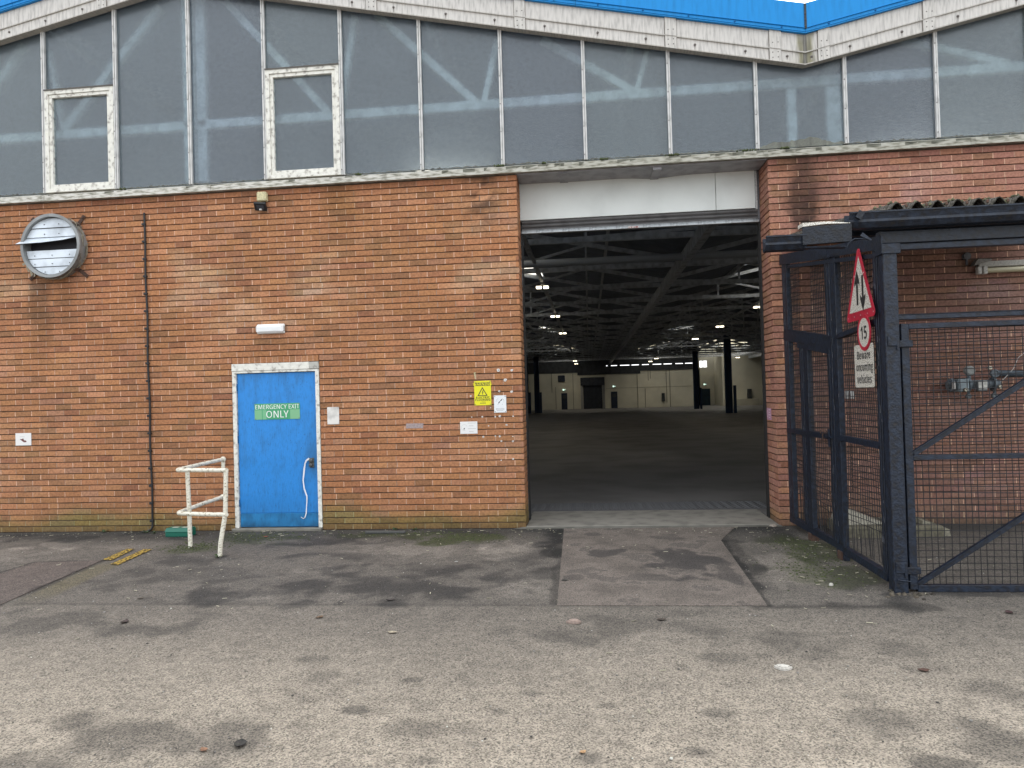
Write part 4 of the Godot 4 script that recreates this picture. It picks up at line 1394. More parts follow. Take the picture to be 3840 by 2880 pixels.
	# valley girder and the two trunking runs that carry the lamps
	for g in [[VALLEY_X, 5.05, 0.16, 0.30], [VALLEY_X - 15.3, 5.05, 0.16, 0.30], [24.84, 5.05, 0.16, 0.3]]:
		var s := Shape.new()
		s.box(Vector3(g[0] - g[2] * 0.5, g[1] - g[3] * 0.5, -76.0), Vector3(g[0] + g[2] * 0.5, g[1] + g[3] * 0.5, -4.3))
		obj("valley_girder", s, M.hall_steel, w)
	for gx in [5.63, 13.9, 22.8]:
		var s := Shape.new()
		s.box(Vector3(gx - 0.04, 5.03, -75.8), Vector3(gx + 0.04, 5.11, -3.9))
		obj("cable_trunking", s, M.hall_steel, w)
	var pipe := Shape.new()
	pipe.tube([Vector3(-5, 5.05, -10.3), Vector3(22, 5.05, -10.3)], 0.10, 10, Color(0.8, 0.8, 0.8))
	obj("heating_pipe", pipe, M.hall_steel, w)
	# columns: paired navy stanchions
	for c in [[17.1, -45.3], [17.1, -61.3], [1.95, -61.1], [1.1, -58.5]]:
		var s := Shape.new()
		var fy := floor_y(c[1])
		var r := 0.16
		s.box(Vector3(c[0] - 0.25, fy, c[1] - 0.12), Vector3(c[0] - 0.085, 5.6, c[1] + 0.12))
		s.box(Vector3(c[0] - 0.083, fy, c[1] - 0.08), Vector3(c[0] + 0.045, 5.6, c[1] + 0.08), Color(2.5, 2.5, 2.5))
		s.box(Vector3(c[0] + 0.047, fy, c[1] - 0.12), Vector3(c[0] + 0.25, 5.6, c[1] + 0.12))
		var m := obj("column", s, M.navy_steel, w)
		var g := Shape.new()
		g.box(Vector3(c[0] + r + 0.12, fy, c[1] + 0.2), Vector3(c[0] + r + 0.32, fy + 2.0, c[1] + 0.35))
		obj("column_guard", g, M.navy_steel, m)
	build_back_wall(w)
	# side walls, and the parts of the front wall out of the picture
	var sd := Shape.new()
	sd.box(Vector3(-30.3, -1, -78), Vector3(-30, 9, -0.5))
	sd.box(Vector3(60, -1, -78), Vector3(60.3, 9, -0.5))
	sd.box(Vector3(-30.3, -1, -0.6), Vector3(-2.2, 4.4, -0.015))
	sd.box(Vector3(13.4, -1, -0.6), Vector3(60.3, 4.4, -0.015))
	obj("outer_wall", sd, M.hall_paint, w)
	var fr := Shape.new()
	for q in [[-30.3, -2.02], [13.02, 60.3]]:
		fr.box(Vector3(q[0], 4.41, -0.2), Vector3(q[1], 7.6, -0.05), Color(0.12, 0.15, 0.18))  # unseen opaque panels put in place of glazing to keep the hall dark
	fr.box(Vector3(-30.3, 0.0, -0.3), Vector3(-30.0, 7.0, 0.0))
	obj("gable_light_blocker", fr, M.plain, w)


func build_back_wall(w: Node3D) -> void:
	var z := -76.0
	var fx := func(x: float) -> float: return 6.95 + (x - 6.95) * 0.977
	var fy := func(y: float) -> float: return 1.61 + (y - 1.61) * 0.977
	var base := floor_y(z)
	var b := part_of("back_wall", w)
	# cream wall up to about 4.1 m, dark boarding over it, a strip of daylight at the top
	var s := Shape.new()
	s.box(Vector3(-30, base - 0.2, z - 0.3), Vector3(fx.call(20.0), 3.95, z))
	s.box(Vector3(fx.call(22.4), base - 0.2, -74.3), Vector3(60, 8.0, -74.0))
	s.box(Vector3(fx.call(22.2), base - 0.2, -79.5), Vector3(fx.call(22.4), 8.0, -74.0))
	s.box(Vector3(fx.call(19.8), base - 0.2, -79.5), Vector3(fx.call(20.0), 8.0, -76.0))
	# recess with a window in its top
	s.box(Vector3(fx.call(20.0), base - 0.2, -79.5), Vector3(fx.call(22.2), 4.22, -79.2))
	s.box(Vector3(fx.call(20.0), 5.02, -79.5), Vector3(fx.call(22.2), 8.0, -79.2))
	s.box(Vector3(fx.call(20.0), 4.22, -79.5), Vector3(fx.call(20.35), 5.02, -79.2))
	s.box(Vector3(fx.call(21.4), 4.22, -79.5), Vector3(fx.call(22.2), 5.02, -79.2))
	obj("cream_wall", s, M.hall_paint, b)
	s = Shape.new()
	s.box(Vector3(-30, 4.05, z - 0.02), Vector3(fx.call(1.8), 4.62, z + 0.1))
	s.box(Vector3(fx.call(1.8), 3.98, z - 0.02), Vector3(fx.call(5.65), 4.62, z + 0.1))
	s.box(Vector3(fx.call(5.65), 3.66, z - 0.02), Vector3(fx.call(13.1), 4.62, z + 0.1))
	s.box(Vector3(fx.call(13.1), 3.95, z - 0.02), Vector3(fx.call(19.8), 4.62, z + 0.1))
	s.box(Vector3(-30, 4.62, z - 0.3), Vector3(fx.call(9.0), 8.0, z - 0.02))
	s.box(Vector3(fx.call(9.0), 4.70, z - 0.3), Vector3(fx.call(19.8), 8.0, z - 0.02))
	s.box(Vector3(fx.call(9.0), 4.60, z - 0.3), Vector3(fx.call(9.1), 4.72, z))
	s.box(Vector3(-30, 3.94, z - 0.28), Vector3(fx.call(19.8), 4.62, z - 0.021))
	obj("dark_boarding", s, M.hall_dark, b)
	s = Shape.new()
	s.quad(Vector3(fx.call(20.3), 4.2, -79.35), Vector3(fx.call(21.45), 4.2, -79.35), Vector3(fx.call(21.45), 5.05, -79.35), Vector3(fx.call(20.3), 5.05, -79.35))
	var win := obj("window", s, M.clear_pane, b)
	s = Shape.new()
	s.box(Vector3(fx.call(20.88), 4.22, -79.3), Vector3(fx.call(20.93), 5.02, -79.2))
	obj("window_bar", s, M.hall_dark, win)
	s = Shape.new()
	for k in 9:
		var x: float = lerpf(fx.call(9.3), fx.call(19.5), k / 8.0) + rng.randf_range(-0.3, 0.3)
		s.box(Vector3(x, 4.60, z - 0.2), Vector3(x + rng.randf_range(0.1, 0.5), 4.72, z - 0.05))
	obj("slot_bar", s, M.hall_dark, b)
	# roller door between pale pilasters
	var d := Shape.new()
	d.box(Vector3(fx.call(6.3), base, z + 0.002), Vector3(fx.call(8.53), fy.call(2.45), z + 0.05), Color(0.5, 0.55, 0.7))
	d.box(Vector3(fx.call(5.98), fy.call(2.45), z + 0.003), Vector3(fx.call(8.85), fy.call(3.40), z + 0.25), Color(0.7, 0.75, 0.9))
	var rd := obj("inner_roller_door", d, M.hall_dark, b)
	d = Shape.new()
	d.box(Vector3(fx.call(5.98), base, z + 0.003), Vector3(fx.call(6.28), fy.call(2.44), z + 0.12), Color(0.5, 0.52, 0.6))
	d.box(Vector3(fx.call(8.56), base, z + 0.003), Vector3(fx.call(8.85), fy.call(2.44), z + 0.12), Color(0.4, 0.42, 0.5))
	obj("door_post", d, M.hall_paint, rd)
	d = Shape.new()
	d.box(Vector3(fx.call(7.2), fy.call(2.9), z + 0.252), Vector3(fx.call(7.65), fy.call(3.3), z + 0.27), Color(2.6, 2.7, 2.9))
	d.lathe([Vector2(0.16, 0.0), Vector2(0.16, 0.02), Vector2(0.0, 0.02)], Vector3(fx.call(7.42), fy.call(3.1), z + 0.272), Vector3.BACK, 16, Color(0.8, 0.8, 0.9))
	obj("round_notice", d, M.hall_dark, rd)
	d = Shape.new()
	d.cbox(Vector3(fx.call(3.3), fy.call(2.95), z + 0.004), Vector3(fx.call(4.15), fy.call(3.75), z + 0.15), 0.07, Color(0.5, 0.6, 0.9))
	obj("wall_fan", d, M.hall_dark, b)
	for q in [[3.66, 4.36, 1.61], [9.56, 10.32, 1.63]]:
		var s2 := Shape.new()
		s2.box(Vector3(fx.call(q[0]), base, z + 0.004), Vector3(fx.call(q[1]), fy.call(q[2]), z + 0.05), Color(0.45, 0.6, 1.1))
		var dd := obj("inner_door", s2, M.hall_dark, b)
		var g := Shape.new()
		g.box(Vector3(fx.call(q[0] + 0.14), fy.call(q[2] - 0.65), z + 0.051), Vector3(fx.call(q[1] - 0.1), fy.call(q[2] - 0.25), z + 0.056), Color(2.2, 2.3, 2.4))
		obj("door_notice", g, M.hall_dark, dd)
	var s3 := Shape.new()
	s3.box(Vector3(fx.call(20.5), floor_y(-79.0), -79.19), Vector3(fx.call(21.65), fy.call(1.67), -79.1), Color(0.3, 0.7, 1.6))
	obj("inner_door", s3, M.hall_dark, b)
	# conduits and boxes on the cream wall
	var p := Shape.new()
	for q in [[2.55, 1.7, 4.0], [3.0, -0.25, 2.35], [5.1, -0.3, 3.9], [12.7, -0.3, 3.6], [14.0, 2.8, 3.95], [14.25, 3.0, 3.95], [16.1, 0.2, 3.95], [16.5, -0.3, 3.95], [13.6, -0.3, 1.9]]:
		p.box(Vector3(fx.call(q[0]) - 0.03, q[1], z + 0.002), Vector3(fx.call(q[0]) + 0.03, q[2], z + 0.06), Color(0.35, 0.34, 0.32))
	p.box(Vector3(fx.call(9.0), 2.0, z + 0.002), Vector3(fx.call(19.0), 2.05, z + 0.04), Color(0.6, 0.6, 0.58))
	obj("wall_conduit", p, M.hall_paint, b)
	p = Shape.new()
	p.box(Vector3(fx.call(15.5), 0.35, z + 0.07), Vector3(fx.call(15.85), 1.3, z + 0.2), Color(0.8, 0.85, 0.9))
	obj("switch_box", p, M.hall_dark, b)
	# low loading step and lit return on the right
	var st := Shape.new()
	st.box(Vector3(fx.call(22.6), floor_y(-74.0) - 0.1, -73.99), Vector3(fx.call(26.0), 0.42, -73.0), Color(0.8, 0.8, 0.8))
	obj("loading_step", st, M.hall_paint, b)
	var cb := Shape.new()
	cb.box(Vector3(fx.call(24.9), 0.43, -73.9), Vector3(fx.call(25.3), 1.5, -73.4))
	obj("dark_cabinet", cb, M.hall_dark, b)


func build_lamps() -> void:
	var rows := [["first lamp row from the left", 5.63, [-13.4, -21.9, -30.7, -65.5, -73.0]], ["lamp row right of the valley girder", 13.9, [-21.4, -30.1, -38.9, -66.0, -73.0]], ["far lamp row by the right wall", 22.8, [-57.0, -70.0]]]
	var places := ["nearest", "second", "third", "fourth", "fifth", "sixth", "seventh", "farthest"]
	for r in rows:
		for k in r[2].size():
			var z: float = r[2][k]
			var t := thing("hall_lamp", "%s lit twin lamp of the %s" % [places[k], r[0]], "ceiling lamp", Vector3(r[1], 5.02, z), "twin lamps hanging in the hall")
			for sx in [-0.11, 0.11]:
				var h := Shape.new()
				h.cbox(Vector3(sx - 0.085, -0.12, -0.12), Vector3(sx + 0.085, -0.05, 0.12), 0.02, Color(0.3, 0.3, 0.3))
				obj("housing", h, M.plain, t)
				var g := Shape.new()
				g.box(Vector3(sx - 0.075, -0.17, -0.11), Vector3(sx + 0.075, -0.121, 0.11))
				obj("lamp_glow", g, M.lamp_glow, t)
			var arm := Shape.new()
			arm.box(Vector3(-0.12, -0.05, -0.03), Vector3(0.12, 0.0, 0.03), Color(0.3, 0.3, 0.3))
			obj("arm", arm, M.plain, t)
			var l := SpotLight3D.new()
			l.name = "lamp_light"
			l.light_energy = 1.0
			l.light_color = Color(1.0, 0.95, 0.84)
			l.light_size = 0.15
			l.spot_range = 120.0
			l.spot_attenuation = 2.0
			l.spot_angle = 80.0
			l.shadow_enabled = true
			t.add_child(l)
			l.position = Vector3(0, -0.22, 0)
			l.rotation.x = -PI / 2
	# lit exit signs over the inner doors
	var z := -75.9
	for q in [[4.0, 2.01, z, "small lit exit sign over the far left inner door"], [9.95, 2.25, z, "small lit exit sign right of the inner roller door"], [21.05, 2.2, -79.1, "small lit exit sign in the far right recess"]]:
		var x: float = 6.95 + (q[0] - 6.95) * 0.977
		var t := thing("exit_sign", q[3], "exit sign", Vector3(x, 1.61 + (q[1] - 1.61) * 0.977, q[2]), "lit exit signs on the far hall wall")
		var s := Shape.new()
		s.box(Vector3(-0.16, -0.1, -0.05), Vector3(0.16, 0.1, 0.0), Color(0.2, 0.2, 0.2))
		obj("case", s, M.plain, t)
		s = Shape.new()
		s.box(Vector3(-0.15, -0.09, 0.001), Vector3(-0.02, 0.09, 0.012))
		obj("pictogram", s, M.exit_glow, t)
		s = Shape.new()
		s.box(Vector3(0.05, -0.05, 0.001), Vector3(0.14, 0.05, 0.012))
		obj("pictogram", s, M.exit_glow, t)


# ---------------------------------------------------------------- things on the wall
func letters(parent: Node, txt: String, at: Vector3, height: float, m: Material, turn := Basis.IDENTITY, bold := true, squeeze := 1.0) -> void:
	var f := SystemFont.new()
	f.font_names = PackedStringArray(["Droid Sans"])
	f.font_weight = 700 if bold else 400
	var t := TextMesh.new()
	t.text = txt
	t.font = f
	t.font_size = 48
	t.pixel_size = height / 34.0
	t.depth = 0.0008
	t.curve_step = 2.0
	var o := MeshInstance3D.new()
	o.name = numbered("lettering")
	o.mesh = t
	o.material_override = m
	parent.add_child(o, true)
	o.transform = Transform3D(turn * Basis.from_scale(Vector3(squeeze, 1, 1)), at)


func build_wall_things() -> void:
	# extractor fan outlet: short duct, eight louvre blades, rope lagging, brackets
	var c := Vector3(0.17, 3.68, 0.0)
	var fan := thing("extractor_fan", "round metal extractor outlet with bent louvre blades, high on the left wall", "extractor fan", c)
	var s := Shape.new()
	s.lathe([Vector2(0.398, -0.02), Vector2(0.398, 0.145), Vector2(0.410, 0.147), Vector2(0.410, 0.157), Vector2(0.372, 0.157), Vector2(0.372, 0.02)], Vector3.ZERO, Vector3.BACK, 40, Color(0.42, 0.40, 0.37))
	obj("duct", s, M.louvre_metal, fan)
	s = Shape.new()
	s.lathe([Vector2(0.371, 0.015), Vector2(0.0, 0.015)], Vector3.ZERO, Vector3.BACK, 32, Color(0.02, 0.02, 0.025))
	obj("dark_inside", s, M.plain, fan)
	var R := 0.366
	var edges := [0.366, 0.235, 0.115, 0.055, -0.045, -0.155, -0.262, -0.366]
	for k in 7:
		if k == 3:
			continue
		var y1: float = edges[k]
		var y0: float = edges[k + 1]
		if k == 2:
			y0 = 0.045
		var b := Shape.new()
		var o := PackedVector2Array()
		var n := 8
		for j in n + 1:
			var y := lerpf(y0 + 0.004, y1 - 0.004, float(j) / n)
			o.append(Vector2(sqrt(maxf(R * R - y * y, 0.0001)), y))
		for j in n + 1:
			var y := lerpf(y1 - 0.004, y0 + 0.004, float(j) / n)
			o.append(Vector2(-sqrt(maxf(R * R - y * y, 0.0001)), y))
		var tilt := -0.10 + rng.randf_range(-0.03, 0.03)
		var bx := Basis(Vector3.RIGHT, tilt)
		var org := Vector3(0, 0, 0.112 + rng.randf_range(-0.004, 0.004))
		if k == 2:
			# the bent blade that hangs out of the ring to the left
			o = PackedVector2Array([Vector2(-0.445, -0.01), Vector2(-0.10, 0.0), Vector2(0.18, 0.035), Vector2(0.335, 0.082), Vector2(0.345, 0.118), Vector2(-0.36, 0.098)])
			bx = Basis(Vector3.RIGHT, -0.75)
			org = Vector3(-0.01, 0.04, 0.172)
		b.plate(o, org + Vector3(0, 0, (y0 + y1) * 0.5 * 0.10 if k != 2 else 0.0), bx * Vector3.RIGHT, bx * Vector3.UP, 0.004)
		var blade := obj("louvre_blade", b, M.louvre_metal, fan)
		var hs := 3 if k > 1 and k < 6 else 2
		var rv := Shape.new()
		for h in hs:
			var xx := (h - (hs - 1) * 0.5) * (0.24 if hs == 3 else 0.2)
			var yy: float = lerpf(y0, y1, 0.35)
			if k == 2:
				continue
			rv.lathe([Vector2(0.008, 0.0), Vector2(0.0, 0.006)], Vector3(xx, yy, 0.119 + (yy - (y0 + y1) * 0.5) * -0.1 + (y0 + y1) * 0.05 * 0.0), Vector3.BACK, 6, Color(0.08, 0.08, 0.08))
		if k != 2:
			obj("rivet", rv, M.plain, blade).set_meta("kind", "stuff")
	s = Shape.new()
	for k in 26:
		var a := lerpf(-2.2, 0.75, k / 25.0) + rng.randf_range(-0.05, 0.05)
		var pts := []
		var r := 0.408 + rng.randf() * 0.012
		var zz := rng.randf_range(0.01, 0.12)
		for j in 5:
			var aa := a + j * 0.07
			pts.append(Vector3(cos(aa) * (r + rng.randf() * 0.008), sin(aa) * (r + rng.randf() * 0.008), zz + j * rng.randf_range(-0.006, 0.006)))
		s.tube(pts, rng.randf_range(0.004, 0.008), 5, Color(0.30, 0.27, 0.20) * rng.randf_range(0.5, 1.3))
	obj("rope_lagging", s, M.plain, fan).set_meta("kind", "stuff")
	for q in [[0.32, 0.33, 0.9], [0.34, -0.34, -0.7], [-0.34, -0.34, 3.9], [-0.30, 0.34, 2.3]]:
		s = Shape.new()
		var dir := Vector3(cos(q[2]), sin(q[2]), 0)
		var p := Vector3(q[0], q[1], 0.012)
		s.bar(p - dir * 0.06, p + dir * 0.085, 0.045, 0.008, Vector3.BACK)
		s.bar(p - dir * 0.05 + Vector3(0, 0, 0.0), p - dir * 0.05 + Vector3(0, 0, 0.09), 0.045, 0.008, dir)
		s.lathe([Vector2(0.013, 0.0), Vector2(0.013, 0.012), Vector2(0.0, 0.014)], p + dir * 0.055 + Vector3(0, 0, 0.004), Vector3.BACK, 6)
		obj("bracket", s, M.rust, fan)
	s = Shape.new()
	for q in [[-0.41, -0.19, 0.10, 0.03, 0.5], [-0.34, -0.30, 0.03, 0.13, 0.1], [-0.29, -0.34, 0.02, 0.07, -0.2], [-0.385, -0.27, 0.02, 0.08, 0.3]]:
		var u := Vector3(cos(q[4]), sin(q[4]), 0.0)
		var vv := Vector3(-sin(q[4]), cos(q[4]), 0.2).normalized()
		var p := Vector3(q[0], q[1], 0.07)
		s.quad(p - u * q[2] * 0.5 - vv * q[3] * 0.5, p + u * q[2] * 0.5 - vv * q[3] * 0.4, p + u * q[2] * 0.4 + vv * q[3] * 0.5, p - u * q[2] * 0.5 + vv * q[3] * 0.5, Color(0.42, 0.37, 0.27))
	obj("torn_tape", s, M.plain, fan)

	# black cable down the wall with its clips
	var cable := thing("wall_cable", "thin black cable clipped straight down the left wall", "cable", Vector3(1.37, 0.0, 0.0))
	s = Shape.new()
	var pts := []
	for k in 28:
		var t := k / 27.0
		pts.append(Vector3(lerpf(0.0, 0.028, t) + 0.006 * sin(t * 23.0) * (1.0 if k > 3 and k < 26 else 0.3), lerpf(4.067, 0.10, t), 0.018))
	pts.append_array([Vector3(0.024, 0.06, 0.020), Vector3(0.008, 0.03, 0.03), Vector3(-0.03, 0.010, 0.05), Vector3(-0.09, 0.008, 0.07)])
	s.tube(pts, 0.0125, 7)
	obj("cable", s, M.black_plastic, cable)
	for k in 18:
		var y := 3.92 - k * 0.2225
		var t := (4.067 - y) / 3.967
		s = Shape.new()
		s.cbox(Vector3(t * 0.028 - 0.034, y - 0.014, 0.0), Vector3(t * 0.028 + 0.012, y + 0.014, 0.034), 0.004)
		obj("clip", s, M.black_plastic, cable)

	# floodlight on a cream junction box
	var fl := thing("security_light", "small black floodlight hanging under a cream junction box", "floodlight", Vector3(2.96, 4.17, 0.0))
	s = Shape.new()
	s.cbox(Vector3(-0.062, -0.056, 0.0), Vector3(0.062, 0.062, 0.075), 0.012, Color(0.66, 0.60, 0.36))
	for q in [[-0.05, 0.05], [0.05, 0.05], [-0.05, -0.044], [0.05, -0.044]]:
		s.lathe([Vector2(0.006, 0.0), Vector2(0.0, 0.003)], Vector3(q[0], q[1], 0.075), Vector3.BACK, 6, Color(0.4, 0.36, 0.2))
	obj("junction_box", s, M.plain, fl)
	s = Shape.new()
	s.tube([Vector3(0.01, -0.055, 0.035), Vector3(0.015, -0.085, 0.05), Vector3(0.01, -0.11, 0.07)], 0.009, 6)
	s.bar(Vector3(0.03, -0.05, 0.03), Vector3(0.045, -0.15, 0.06), 0.02, 0.006, Vector3.BACK)
	obj("arm", s, M.black_plastic, fl)
	var hb := Basis(Vector3.RIGHT, 0.75) * Basis(Vector3.BACK, -0.12)
	s = Shape.new()
	s.cbox(Vector3(-0.075, -0.055, -0.018), Vector3(0.075, 0.055, 0.018), 0.006)
	var head := obj("lamp_head", s, M.black_plastic, fl)
	head.transform = Transform3D(hb, Vector3(-0.005, -0.128, 0.085))
	s = Shape.new()
	s.box(Vector3(-0.045, -0.03, 0.0181), Vector3(0.045, 0.03, 0.0195), Color(0.06, 0.065, 0.08))
	obj("lens", s, M.smooth_paint, head)
	s = Shape.new()
	s.cbox(Vector3(-0.012, -0.182, 0.09), Vector3(0.02, -0.162, 0.115), 0.004, Color(0.6, 0.6, 0.58))
	obj("sensor", s, M.plain, fl)

	# white bulkhead light over the door
	var bl := thing("bulkhead_light", "white plastic bulkhead light on the bricks above the blue door", "wall light", Vector3(3.022, 2.518, 0.0))
	s = Shape.new()
	s.cbox(Vector3(-0.18, -0.06, 0.0), Vector3(0.18, 0.06, 0.03), 0.01, Color(0.72, 0.72, 0.70))
	obj("base", s, M.print, bl)
	s = Shape.new()
	s.cbox(Vector3(-0.176, -0.056, 0.0301), Vector3(0.176, 0.056, 0.075), 0.022, Color(0.86, 0.87, 0.87))
	for k in 17:
		var x := -0.136 + k * 0.017
		s.box(Vector3(x, -0.03, 0.0751), Vector3(x + 0.006, 0.018, 0.079), Color(0.80, 0.81, 0.81))
	obj("diffuser", s, M.print, bl)
	s = Shape.new()
	for x in [-0.184, 0.168]:
		s.cbox(Vector3(x, -0.03, 0.012), Vector3(x + 0.016, 0.03, 0.05), 0.004, Color(0.45, 0.45, 0.44))
	obj("clip", s, M.print, bl)

	# white tape hanging from the lock
	var tape := Shape.new()
	var tp := [Vector2(3.475, 0.889), Vector2(3.44, 0.868), Vector2(3.420, 0.83), Vector2(3.408, 0.776), Vector2(3.398, 0.70), Vector2(3.389, 0.62), Vector2(3.402, 0.515), Vector2(3.433, 0.42), Vector2(3.430, 0.36), Vector2(3.423, 0.29), Vector2(3.419, 0.211), Vector2(3.402, 0.160), Vector2(3.379, 0.143), Vector2(3.347, 0.166)]
	for k in tp.size() - 1:
		var t := k / 12.0
		var w0 := lerpf(0.012, 0.006, t) * (0.6 + 0.4 * absf(cos(k * 0.9)))
		var w1 := lerpf(0.012, 0.006, t + 0.08) * (0.6 + 0.4 * absf(cos((k + 1) * 0.9)))
		var d: Vector2 = (tp[k + 1] - tp[k]).normalized().orthogonal()
		var za := 0.004 + 0.004 * sin(k * 1.3)
		var zb := 0.004 + 0.004 * sin((k + 1) * 1.3)
		tape.quad(Vector3(tp[k].x - d.x * w0, tp[k].y - d.y * w0, za), Vector3(tp[k + 1].x - d.x * w1, tp[k + 1].y - d.y * w1, zb), Vector3(tp[k + 1].x + d.x * w1, tp[k + 1].y + d.y * w1, zb + 0.003), Vector3(tp[k].x + d.x * w0, tp[k].y + d.y * w0, za + 0.003), Color(0.80, 0.80, 0.82))
	tag(obj("hanging_tape", tape, M.print), "white plastic tape dangling from the lock of the blue door", "tape")

	# white filler spots round the notices
	var spots := [[5.872, 1.911, .022], [6.035, 1.907, .018], [5.953, 1.793, .022], [5.876, 1.657, .014], [6.027, 1.647, .018], [5.526, 1.609, .012], [5.66, 1.353, .013], [5.819, 1.349, .012], [5.876, 1.355, .016], [6.036, 1.35, .011], [5.735, 1.242, .010], [5.953, 1.249, .014], [5.814, 1.118, .010], [5.867, 1.112, .014], [6.024, 1.107, .008], [5.667, 1.11, .013], [5.885, 1.055, .013], [6.025, 1.049, .013], [5.953, .949, .009], [5.877, .823, .009], [6.023, .835, .012], [5.765, 1.462, .008], [5.531, 1.353, .008]]
	var wall: Node = get_node("warehouse").get_child(0)
	for q in spots:
		s = Shape.new()
		var o := PackedVector2Array()
		for k in 10:
			var a := TAU * k / 10.0
			var r: float = q[2] * rng.randf_range(0.75, 1.1)
			o.append(Vector2(cos(a) * r, sin(a) * r * 0.9))
		s.plate(o, Vector3(q[0], q[1], 0.003), Vector3.RIGHT, Vector3.UP, 0.003, Color(0.78, 0.76, 0.72))
		if q[2] > 0.012:
			s.lathe([Vector2(0.004, 0.0), Vector2(0.0, 0.001)], Vector3(q[0] + 0.002, q[1] - 0.002, 0.0062), Vector3.BACK, 6, Color(0.15, 0.13, 0.12))
		obj("filler_spot", s, M.plain, wall)
	s = Shape.new()
	s.plate(PackedVector2Array([Vector2(-0.016, 0.036), Vector2(-0.004, -0.04), Vector2(0.006, -0.04), Vector2(0.004, 0.03), Vector2(0.016, 0.042)]), Vector3(5.587, 1.855, 0.003), Vector3.RIGHT, Vector3.UP, 0.003, Color(0.62, 0.55, 0.32))
	obj("tape_scrap", s, M.plain, wall)
	s = Shape.new()
	s.plate(PackedVector2Array([Vector2(-0.11, -0.03), Vector2(0.105, -0.032), Vector2(0.112, 0.028), Vector2(-0.105, 0.03)]), Vector3(4.82, 1.264, 0.0022), Vector3.RIGHT, Vector3.UP, 0.0015, Color(0.40, 0.32, 0.31))
	obj("paint_smear", s, M.plain, wall)


func panel(called: String, label: String, at: Vector3, w: float, h: float, col: Color, m: Material, screws := true, turn := Basis.IDENTITY) -> Node3D:
	var t := thing(called, label, "sign", at)
	t.basis = turn
	var s := Shape.new()
	s.cbox(Vector3(-w / 2, -h / 2, 0.001), Vector3(w / 2, h / 2, 0.005), 0.001, col)
	obj("plate", s, m, t)
	if screws:
		for q in [[-1, -1], [1, -1], [1, 1], [-1, 1]]:
			var b := Shape.new()
			b.lathe([Vector2(0.006, 0.0), Vector2(0.006, 0.002), Vector2(0.0, 0.004)], Vector3(q[0] * (w / 2 - 0.012), q[1] * (h / 2 - 0.012), 0.005), Vector3.BACK, 8, Color(0.25, 0.24, 0.2))
			obj("screw", b, M.plain, t)
	return t


